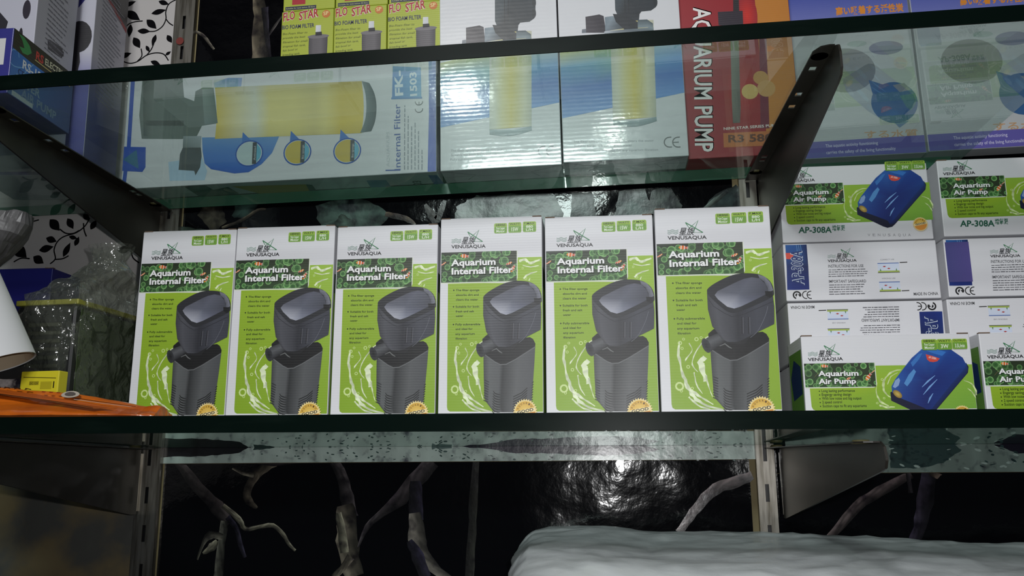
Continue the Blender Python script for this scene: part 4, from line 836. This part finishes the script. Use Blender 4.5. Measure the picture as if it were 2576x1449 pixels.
# lime foam filter cartons on the long carton
FZ = up(-.35)+.160+.0003
flz = lambda x: up(x)+.1604
fl_x = [-.4085, -.3372, -.2655]
LIME = (176, 188, 62)
f0 = carton('foam_filter_carton', (fl_x[1], .324, flz(fl_x[1])), .0705, .040, .0755, KU, 0, 'middle lime foam filter carton standing on the long white carton', 'carton', 'lime foam filter cartons', mat('lime_carton', LIME, .42, bump=CORR), False)
P, PL = picker(f0, 'front', 0, (690, 0, 3.018))
k = Ink(1)
for col, bo, L in (((236, 226, 206), .06, 1), ((178, 34, 48), .022, 1.4)):
    for t, a, b_, h in (('FLO', (468,132), (556,112), 62), ('STAR', (588,124), (738,92), 62)): k.text(t, P(*a), P(*b_), abs(P(*a)[1]-P(a[0], a[1]-h)[1]), col, bo, shear=.12, layer=L)
c = P(796, 74); k.ell(c, .0055, .0055, (206, 120, 52), n=18, layer=1.2); k.text('SP', (c[0]-.0034, c[1]-.002), (c[0]+.0036, c[1]-.001), .005, (240, 220, 150), .02, layer=1.6); k.build('red_lettering', f0, 'front')
k = Ink(1); k.text('BIO FOAM FILTER', P(458, 194), P(706, 174), .0056, (44, 46, 92), .02)
for i, (t, x1) in enumerate((('Bio-Foam filter to', 652), ('provide the best', 636), ('filtration for small', 652), ('tropical fish tank,', 640), ('fish bowl or', 580), ('breeding tank.', 598))): k.text(t, P(464, 236+i*32), P(x1, 222+i*32), .0028, (92, 100, 34), .008, shear=.25)
k.build('dark_lettering', f0, 'front')
k = Ink(1); k.loft([PL([(665,252),(664,330),(666,420)]), PL([(700,240),(700,320),(700,420)]), PL([(760,238),(760,320),(760,420)]), PL([(810,248),(808,330),(804,420)])], [(70, 66, 72), (98, 94, 98), (104, 100, 104), (66, 62, 68)], 1.2); k.ell(P(738, 246), .0145, .0030, (120, 116, 120), n=16, layer=1.6); k.poly(PL([(718,162),(758,160),(758,236),(716,240)]), [(226, 228, 232), (212, 214, 220), (200, 204, 210), (216, 218, 224)], 1.8); k.poly(PL([(716,214),(764,210),(766,238),(716,242)]), (40, 38, 44), 2.2); k.build('foam_picture', f0, 'front')
f1 = copy_tree(f0); f1.location = (fl_x[0], .3245, Z0+flz(fl_x[0])); f1['label'] = 'left lime foam filter carton, at the dark backdrop side'
f2 = copy_tree(f0); f2.location = (fl_x[2], .3235, Z0+flz(fl_x[2])); f2['label'] = 'right lime foam filter carton, against the tall white carton'; f2.scale = (1.005, 1, 1)
fu = []
for i, (x, lab) in enumerate(((-.4082, 'upper lime carton cut by the top border, on the left foam carton'), (-.3368, 'upper lime carton cut by the top border, on the middle foam carton'), (-.2652, 'upper lime carton cut by the top border, on the right foam carton'))):
    if i == 0:
        u0_ = carton('foam_filter_carton', (x, .3245, flz(x)+.0760), .0700, .040, .0755, KU, 0, lab, 'carton', 'upper lime cartons', MATS['lime_carton'], False)
        k = Ink(1); k.poly(rect(.003, .0015, .045, .0065), (40, 40, 74)); k.text('Suitable for tank below 40 litre', (.004, .003), (.043, .0032), .0022, (200, 206, 140), .0); k.poly(rect(.012, .009, .030, .02), (178, 40, 52)); k.build('foot_print', u0_, 'front')
    else: c = copy_tree(u0_); c.location = (x, .3245, Z0+flz(x)+.0760); c['label'] = lab
# three cartons at the left end, seen on their right sides
ra = carton('blue_filter_carton', (-.7154, .031, up(-.66)), .150, .106, .0690, KU, math.radians(2.0), 'blue filter carton with black top band at the far left of the upper shelf', 'carton', None, mat('indigo_carton', (48, 48, 128), .4, bump=CORR), False)
P, PL = picker(ra, 'right', .150, (0, 0, 6.9))
cl_ = lambda L: [(min(max(u, .0004), .1056), min(max(v, .0004), .0686)) for u, v in L]
k = Ink(1); k.loft([[(.0004, .0004), (.0004, .0686)], [(.05, .0004), (.05, .0686)], [(.1056, .0004), (.1056, .0686)]], [[(58, 112, 178), (26, 96, 190)], [(40, 96, 176), (34, 116, 206)], [(30, 66, 150), (22, 72, 160)]])
for a in ([(160,850),(300,880),(330,1000)], [(150,1050),(250,1150),(420,1180)], [(400,1290),(600,1100),(700,1010)]): k.line(cl_(PL(smooth_pts(a))), .0008, (116, 176, 224))
k.build('blue_side_print', ra, 'right', .150)
k = Ink(2); k.poly(cl_([(.0004, .0686), (.1056, .0686)]+[(.1056, .0555), (.085, .0500), (.06, .0475), (.03, .0470), (.0004, .0482)]), (34, 34, 38)); k.poly(cl_([(.008, .0665), (.016, .067), (.026, .0625), (.030, .057), (.024, .0515), (.016, .050), (.010, .054), (.018, .056), (.014, .062)]), (54, 142, 84), 2.4); k.build('black_top_band', ra, 'right', .150)
k = Ink(3); k.text('RS', (.037, .0545), (.050, .0545), .0085, (196, 60, 60), .03); k.text('ELECTRICAL', (.053, .0560), (.100, .0580), .0068, (214, 214, 190), .02); k.poly(rect(.036, .0522, .100, .0532), (206, 190, 120)); k.build('band_lettering', ra, 'right', .150)
k = Ink(2); k.text('RS-120', (.018, .0350), (.056, .0350), .0090, (222, 228, 236), .02); k.text('CE', (.012, .026), (.022, .026), .006, (20, 50, 110), .01); k.text('FILTER', (.010, .0165), (.050, .0165), .0085, (140, 170, 200), .03); k.text('AIR PUMP', (.020, .0055), (.080, .0055), .0085, (120, 150, 190), .03); k.poly(rect(.006, .001, .04, .006), (190, 204, 214), 1.6); k.build('side_lettering', ra, 'right', .150)
k = Ink(1); k.poly(rect(.128, .030, .143, .058), (206, 206, 206)); k.text('R', (.131, .020), (.140, .020), .009, (220, 220, 228), .02); k.build('front_label', ra, 'front')
lav = mat('lavender_carton', (190, 190, 202), .45, bump=CORR)
rb = carton('white_pump_carton', (-.7640, .148, up(-.70)), .130, .088, .33, KU, math.radians(6), 'white pump carton behind the blue one, with grey text column and small pump picture', 'carton', None, lav, False)
P, PL = picker(rb, 'right', .130, (0, 0, 6.9)); st = random.getstate(); random.seed(31)
k = Ink(1)
for i in range(24): v = .128+i*.0062; words(k, .022, .022+random.uniform(.035, .052), v, .0022, (120, 120, 132))
k.build('text_column', rb, 'right', .130)
k = Ink(1); q = PL([(825,680),(870,690),(1085,840),(1075,1000),(1060,1010),(830,850)]); k.poly(q, [(60, 60, 76), (96, 96, 106), (60, 60, 68), (56, 56, 64), (40, 40, 48), (64, 64, 74)]); k.poly(PL([(1075,880),(1105,900),(1100,980),(1070,985)]), (44, 44, 52)); k.build('pump_picture', rb, 'right', .130)
k = Ink(1); k.poly([(.040, .150), (.085, .165), (.098, .150), (.094, .125), (.080, .115), (.075, .098), (.055, .105)], (36, 34, 44)); k.ell((.118, .165), .0045, .012, (40, 34, 48)); k.ell((.114, .130), .0025, .012, (30, 28, 38)); k.build('front_pump_picture', rb, 'front')
rc = carton('lavender_carton', (-.7585, .247, up(-.70)), .130, .096, .33, KU, math.radians(8), 'white to blue pump carton beside the leaf wallpaper, with red and black top corner', 'carton', None, lav, False)
P, PL = picker(rc, 'right', .130, (0, 0, 6.9))
k = Ink(1)
k.loft([[(.0005, .0006), (.0955, .0006)], [(.0005, .090), (.0955, .075)], [(.0005, .128), (.0955, .110)], [(.0005, .165), (.0955, .160)]], [(62, 66, 140), (58, 72, 146), (112, 112, 160), (190, 190, 202)]); k.build('blue_fade', rc, 'right', .130)
k = Ink(2)
for i in range(28): v = .112+i*.0058; words(k, .018, .018+random.uniform(.045, .068), v, .0020, (128, 128, 140))
k.build('text_column', rc, 'right', .130); random.setstate(st)
k = Ink(2); q = PL([(1740,0),(2150,360),(2160,300),(1830,0)]); k.poly([(.0005, .262), (.0955, .2405), (.0955, .247), (.0005, .268)], (150, 34, 40)); k.poly([(.0005, .268), (.0955, .247), (.0955, .33), (.0005, .33)], (38, 34, 38)); k.build('red_black_corner', rc, 'right', .130)
k = Ink(1); k.loft([[(.0005, .0006), (.1295, .0006)], [(.0005, .120), (.1295, .120)], [(.0005, .165), (.1295, .165)]], [(70, 72, 150), (92, 92, 160), (190, 190, 202)]); k.ell((.112, .185), .016, .022, (30, 28, 34), n=18, layer=1.4); k.poly([(.092, .18), (.112, .18), (.116, .150), (.112, .122), (.096, .118), (.090, .14)], (30, 28, 34), 1.6); k.poly([(.108, .262), (.122, .268), (.118, .24), (.108, .225)], (40, 40, 110), 1.5); k.build('front_print', rc, 'front')
# dark parcel glimpsed at the top, behind the red carton
# ================================================================ left part of the lower shelf
def crumple(name, rings, material, parent=None, amp=.003, seed=1, cap=True, sub=2):
    """closed skin through rings of points, subdivided and wrinkled"""
    bm = bmesh.new(); R_ = [[bm.verts.new(p) for p in r] for r in rings]; n = len(rings[0])
    for a, b_ in zip(R_[:-1], R_[1:]):
        for i in range(n): bm.faces.new((a[i], a[(i+1) % n], b_[(i+1) % n], b_[i]))
    if cap: bm.faces.new(R_[0][::-1]); bm.faces.new(R_[-1])
    bmesh.ops.recalc_face_normals(bm, faces=bm.faces[:])
    for _ in range(sub): bmesh.ops.subdivide_edges(bm, edges=bm.edges[:], cuts=1, use_grid_fill=True, smooth=.35)
    rn = random.Random(seed)
    bmesh.ops.triangulate(bm, faces=bm.faces[:])
    bm.normal_update()
    from mathutils import noise as mn
    for v in bm.verts:
        q = v.co*38+Vector((seed*3.1, 0, 0)); f = abs(mn.noise(q))*1.4+.6*abs(mn.noise(q*2.3)); v.co += v.normal*amp*(f-.5)
    return bmobj(name, bm, material, parent)
def ring(cx_, cy_, z, rx, ry, n=14, sq=.6, ph=0):
    P = []
    for i in range(n):
        a = 2*PI*i/n+ph; c, s = math.cos(a), math.sin(a); P.append((cx_+rx*math.copysign(abs(c)**sq, c), cy_+ry*math.copysign(abs(s)**sq, s), z))
    return P
# filter wrapped in a clear bag
fa, fb = at(42, 752, .165), at(200, 752, .165); fw_ = (fb.x-fa.x)/2; fh = fb.z-lo(-.6); fd = .125
bg = empty('bagged_filter', ((fa.x+fb.x)/2, .165, lo(-.6)), (0, 0, math.radians(-3)), 'black box filter with yellow-green rim, knotted in a crumpled clear bag', 'filter')
dkb = mat('dark_filter_plastic', (26, 27, 27), .38)
bmobj('filter_body', boxbm(-fw_, fw_, 0, fd, .001, fh-.006, bevel=.004), dkb, bg)
o = bmobj('filter_rim', boxbm(-fw_-.001, fw_+.001, -.001, fd+.001, fh-.0058, fh, bevel=.001), mat('yellow_green_rim', (150, 148, 60), .4), bg)
for i in range(11): bmobj('louvre', boxbm(-.018, .020, -.0026, .0002, .018+i*.0088, .0222+i*.0088, bevel=.0006, seg=1), mat('louvre_dark', (58, 60, 48), .4), bg)
o = bmobj('side_panel', boxbm(fw_+.0002, fw_+.0012, .006, fd-.006, .006, fh-.010), mat('dull_green_side', (52, 66, 36), .45), bg)
nest(bg, 'filter_body', 'louvre', 'filter_rim', 'side_panel')
m_ = fd/2
crumple('clear_bag', [ring(.003, m_, .001, fw_+.006, m_+.006), ring(.002, m_, .05, fw_+.007, m_+.008), ring(.002, m_, .10, fw_+.007, m_+.008), ring(.003, m_, fh+.006, fw_+.006, m_+.006), ring(.014, m_, fh+.022, fw_-.008, m_-.014), ring(.022, m_, fh+.040, .032, .026), ring(.026, m_, fh+.056, .018, .014), ring(.028, m_, fh+.074, .026, .016)], bag_film, bg, .0065, 4, cap=False, sub=3)
# blue carton behind
o = carton('navy_carton', (at(133, 662, .305).x-.158, .305, lo(-.8)), .158, .060, .206, KL, 0, 'plain navy blue carton behind the bagged filter', 'carton', None, mat('navy_carton', (26, 26, 108), .4), True)
# grey bag hanging at the left border
pb = empty('plastic_bag', (at(48, 640, .135).x-.010, .135, lo(-.6)), (0, 0, 0), 'grey translucent plastic bag bunched at the left border', 'bag')
crumple('bag_skin', [ring(-.052, 0, .001, .040, .018), ring(-.052, 0, .06, .042, .021), ring(-.050, 0, .12, .044, .021), ring(-.058, 0, .150, .034, .016), ring(-.048, 0, .180, .044, .020), ring(-.036, 0, .222, .056, .018)], film_mat('grey_bag_film', (84, 83, 84), .86, .40, 14, .4), pb, .006, 9)
# rolled white paper
E_ = at(2, 916, .055); ax = Vector((-.34, -.10, .90)).normalized(); L_ = .20; rr = .0300
zq = Vector((0, 0, 1)); q = zq.rotation_difference(ax)
rl = empty('paper_roll', E_, (0, 0, 0), 'leaning roll of white paper with open tan end at the left border', 'paper roll'); rl.rotation_mode = 'QUATERNION'; rl.rotation_quaternion = q
def tube(r, z0, z1, n=40, a1=2*PI, dr=0):
    bm = bmesh.new(); A = []
    for i in range(n+1):
        a = a1*i/n; r_ = r+dr*i/n; r2 = r_*.36; A.append((bm.verts.new((r_*math.cos(a), r_*math.sin(a), z0)), bm.verts.new((r2*math.cos(a), r2*math.sin(a), z1))))
    for i in range(n): bm.faces.new((A[i][0], A[i+1][0], A[i+1][1], A[i][1]))
    return bm
bm = tube(rr, 0, L_, 60, 2*PI*1.04, .0008)
o = bmobj('paper_sheet', bm, mat('white_paper', (214, 216, 218), .6), rl, True)
bm = tube(rr-.0012, .0005, L_-.001, 60, 2*PI*1.2, -.0016); o = bmobj('inner_wrap', bm, mat('tan_paper', (176, 160, 136), .7), rl, True); o['label'] = 'tan inner side'
# dark pouch and small things under the roll
dp = empty('dark_pouch', (-.545, .100, lo(-.56)), (0, 0, 0), 'dark grey folded pouch under the paper roll', 'pouch')
crumple('pouch_skin', [ring(-.045, 0, .001, .050, .011), ring(-.045, 0, .025, .052, .012), ring(-.045, 0, .045, .050, .011), ring(-.045, 0, .054, .042, .008)], mat('dark_pouch', (46, 44, 44), .4), dp, .003, 12)
yp = at(88, 968, .070)
yc = carton('yellow_box', (at(48, 985, .070).x, .070, lo(-.6)), .0410, .012, .0470, KL, math.radians(-6), 'small yellow box with black print behind the orange packet', 'box', None, mat('yellow_card', (206, 196, 40), .45), False)
k = Ink(1); k.line([(.003, .0415), (.038, .0400)], .0006, (60, 56, 16)); k.poly(rect(.010, .034, .020, .0375), (150, 140, 24)); k.poly(rect(.022, .030, .034, .037), (170, 160, 30), 1.2); k.text('DC 12V', (.0105, .0345), (.0195, .0345), .002, (60, 56, 16), .01); k.text('I', (.0355, .031), (.0368, .031), .006, (60, 56, 16), .02); k.build('black_print', yc, 'front')
# orange food packet, folded, lying along the shelf front
ORG = (204, 104, 24)
op = empty('orange_packet', (-.50, .040, lo(-.5)+.0012), (0, math.atan(-KL), 0), 'folded orange food packet lying along the shelf front below the first green carton', 'packet')
prof = [(-.150, .028), (-.105, .031), (-.088, .0335), (-.060, .030), (-.020, .0265), (.030, .0225), (.070, .0155), (.098, .0105), (.112, .0100)]
rings = []
for x, h in prof:
    wd = .030 if x < .06 else .030*(1-(x-.06)/.075)
    rings.append([(x, -wd, .0012), (x, -wd*.9, h*.22), (x, -wd*.35, h*.52), (x, .002, h*.97), (x, .008, h), (x, .018, h*.6), (x, .026, .0012), (x, 0, .0010)])
crumple('packet_skin', rings, mat('orange_foil', ORG, .30, coat=.3, noise=(16, (170, 74, 14), .5, .75, (1, 1, 1)), bump=[('noise', 26, .4, .005, (1, 1, 1))]), op, .0012, 21, sub=2)
def strip3(name, pts, wd, col, parent, off=.0036, label=None):    # printed line following the sloping face of the packet
    def on(x, f):
        h = 0; p = prof
        for (xa, ha), (xb, hb) in zip(p[:-1], p[1:]):
            if xa <= x <= xb: h = ha+(hb-ha)*(x-xa)/(xb-xa)
        W_ = .030 if x < .06 else .030*(1-(x-.06)/.075)
        yy = -W_*.9+(W_*.9+.002)*f
        zz_ = h*(.22+(.97-.22)*f); return Vector((x, yy-off*.8, zz_+off*.6))
    bm = bmesh.new(); A = []
    for x, f in pts: A.append((bm.verts.new(on(x, f-wd)), bm.verts.new(on(x, f+wd))))
    for a, b_ in zip(A[:-1], A[1:]): bm.faces.new((a[0], b_[0], b_[1], a[1]))
    o = bmobj(name, bm, col, parent)
    if label: o['label'] = label
dkr = mat('dark_brown_ink', (56, 30, 14), .4); wht = mat('pale_ink', (190, 180, 166), .4); org2 = mat('red_orange_ink', (150, 50, 18), .4)
def face_patch(name, pts, col, lift=.0036, label=None):            # printed patch on the sloping face: (x, f) with f = 0 foot .. 1 ridge
    def on(x, f):
        h = 0
        for (xa, ha), (xb, hb) in zip(prof[:-1], prof[1:]):
            if xa <= x <= xb: h = ha+(hb-ha)*(x-xa)/(xb-xa)
        W_ = .030 if x < .06 else .030*(1-(x-.06)/.075)
        return (x, -W_*.9+(W_*.9+.002)*f-lift*.8, h*(.22+.75*f)+lift*.6)
    bm = bmesh.new(); vs = [bm.verts.new(on(*p)) for p in pts]; c = [sum(p[i] for p in pts)/len(pts) for i in (0, 1)]; vc = bm.verts.new(on(*c))
    for a, b_ in zip(vs, vs[1:]+vs[:1]): bm.faces.new((vc, a, b_))
    o = bmobj(name, bm, col, op)
    if label: o['label'] = label
    return o
dkor = mat('dark_orange_foil', (168, 82, 26), .36, coat=.2)
o = face_patch('front_flap', [(-.090,.99),(-.05,.90),(0,.74),(.045,.50),(.078,.26),(.066,.08),(.03,.30),(-.02,.54),(-.085,.78)], dkor, .0030, 'darker orange folded flap')
strip3('brown_stripe', [(-.086, .77), (-.05, .66), (0, .47), (.04, .26), (.066, .08)], .018, dkr, op, .0046)
strip3('brown_stripe', [(-.148, .32), (-.115, .60), (-.086, .77)], .016, dkr, op, .0046)
strip3('brown_stripe', [(.03, .66), (.06, .60), (.095, .52)], .018, dkr, op, .0040); strip3('pale_stripe', [(.04, .56), (.065, .50), (.092, .44)], .014, wht, op, .0040)
oval = lambda cx, cf, rx, rf, n=18: [(cx+rx*math.cos(2*PI*i/n), cf+rf*math.sin(2*PI*i/n)) for i in range(n)]
face_patch('fish_picture', oval(-.086, .16, .034, .17), mat('olive_ink', (104, 92, 34), .4), .0040); face_patch('fish_picture', oval(-.090, .15, .028, .13), mat('fish_ink', (96, 62, 60), .4, noise=(90, (200, 196, 194), .48, .56, (1, 1, 1))), .0046)
face_patch('red_swirl', [(-.135,.40),(-.118,.58),(-.098,.66),(-.082,.60),(-.10,.50),(-.115,.36)], org2, .0040)
face_patch('round_emblem', oval(.032, .80, .0078, .20), wht, .0042, 'round white emblem with dark centre'); face_patch('emblem_centre', oval(.032, .80, .0048, .12, 9), mat('grey_ink', (92, 84, 80), .5), .0048)
for x0 in (-.043, -.034, -.024, -.014): face_patch('brown_lettering', [(x0,.96),(x0+.006,.93),(x0+.007,.88),(x0+.003,.91),(x0+.001,.86)], dkr, .0044)
for x0 in (.004, .011, .018): face_patch('brown_lettering', [(x0,.86),(x0+.004,.85),(x0+.004,.80),(x0+.001,.80)], org2, .0044)
nest(op, 'packet_skin', 'front_flap'); nest(op, 'round_emblem', 'emblem_centre')
cp_ = empty('colour_packet', (at(14, 990, .078).x, .078, lo(-.58)), (0, 0, 0), 'small white, black and orange packet under the dark pouch', 'packet')
crumple('packet_skin', [ring(-.012, 0, .001, .028, .005), ring(-.012, 0, .030, .030, .006), ring(-.012, 0, .041, .026, .004)], mat('mixed_foil', (200, 196, 196), .35, noise=(30, (36, 34, 44), .46, .54, (1, 1, 1))), cp_, .002, 30)
# ================================================================ below the lower shelf
ct = struct(bmobj('lower_counter_1', boxbm(-2.0, 2.0, .02, D-.0005, -1.30, -.245), mat('dark_counter', (40, 36, 32), .5))); ct.location.z = Z0  # unseen counter block, added below the view to carry the parcel
pc = empty('wrapped_parcel', (.30, .20, -.245), (0, 0, 0), 'long parcel in wrinkled white polythene on the counter below', 'parcel')
top = [(-.396, .118), (-.376, .1385), (-.26, .1375), (-.12, .1360), (0.0, .1300), (.10, .1260), (.25, .1290), (.45, .133), (.60, .133)]
rings = []
for i, (x, h) in enumerate(top):
    j = .004*math.sin(i*2.1); s_ = .6 if i == 0 else 1
    rings.append([(x-.004, -.15*s_, .002), (x-.004, -.155*s_, h*.38), (x, -.135*s_, h*.66+j), (x+.002, -.09*s_, h*.83-j), (x+.002, -.03*s_, h*.91+j*.5), (x, .05*s_, h*.985), (x, .085*s_, h), (x, .110*s_, h*.92), (x, .12*s_, h*.5), (x, .12*s_, .002), (x, 0, .001)])
poly_m = mat('white_polythene', (196, 200, 202), .28, coat=.2, bump=[('soft', 12, .35, .012, (.5, 1, 1)), ('noise', 45, .25, .003, (1, 1, 1))])
o = crumple('polythene_wrap', rings, poly_m, pc, .0030, 17, sub=3)
for p_ in o.data.polygons: p_.use_smooth = True

for root in (pc, pb, dp, cp_):                            # single skinned things: the mesh itself is the thing
    ch = root.children[0]; nm = root.name; ch.parent = None
    ch.location = root.location; ch.rotation_euler = root.rotation_euler
    for key in ('label', 'category'): ch[key] = root[key]
    bpy.data.objects.remove(root); ch.name = nm
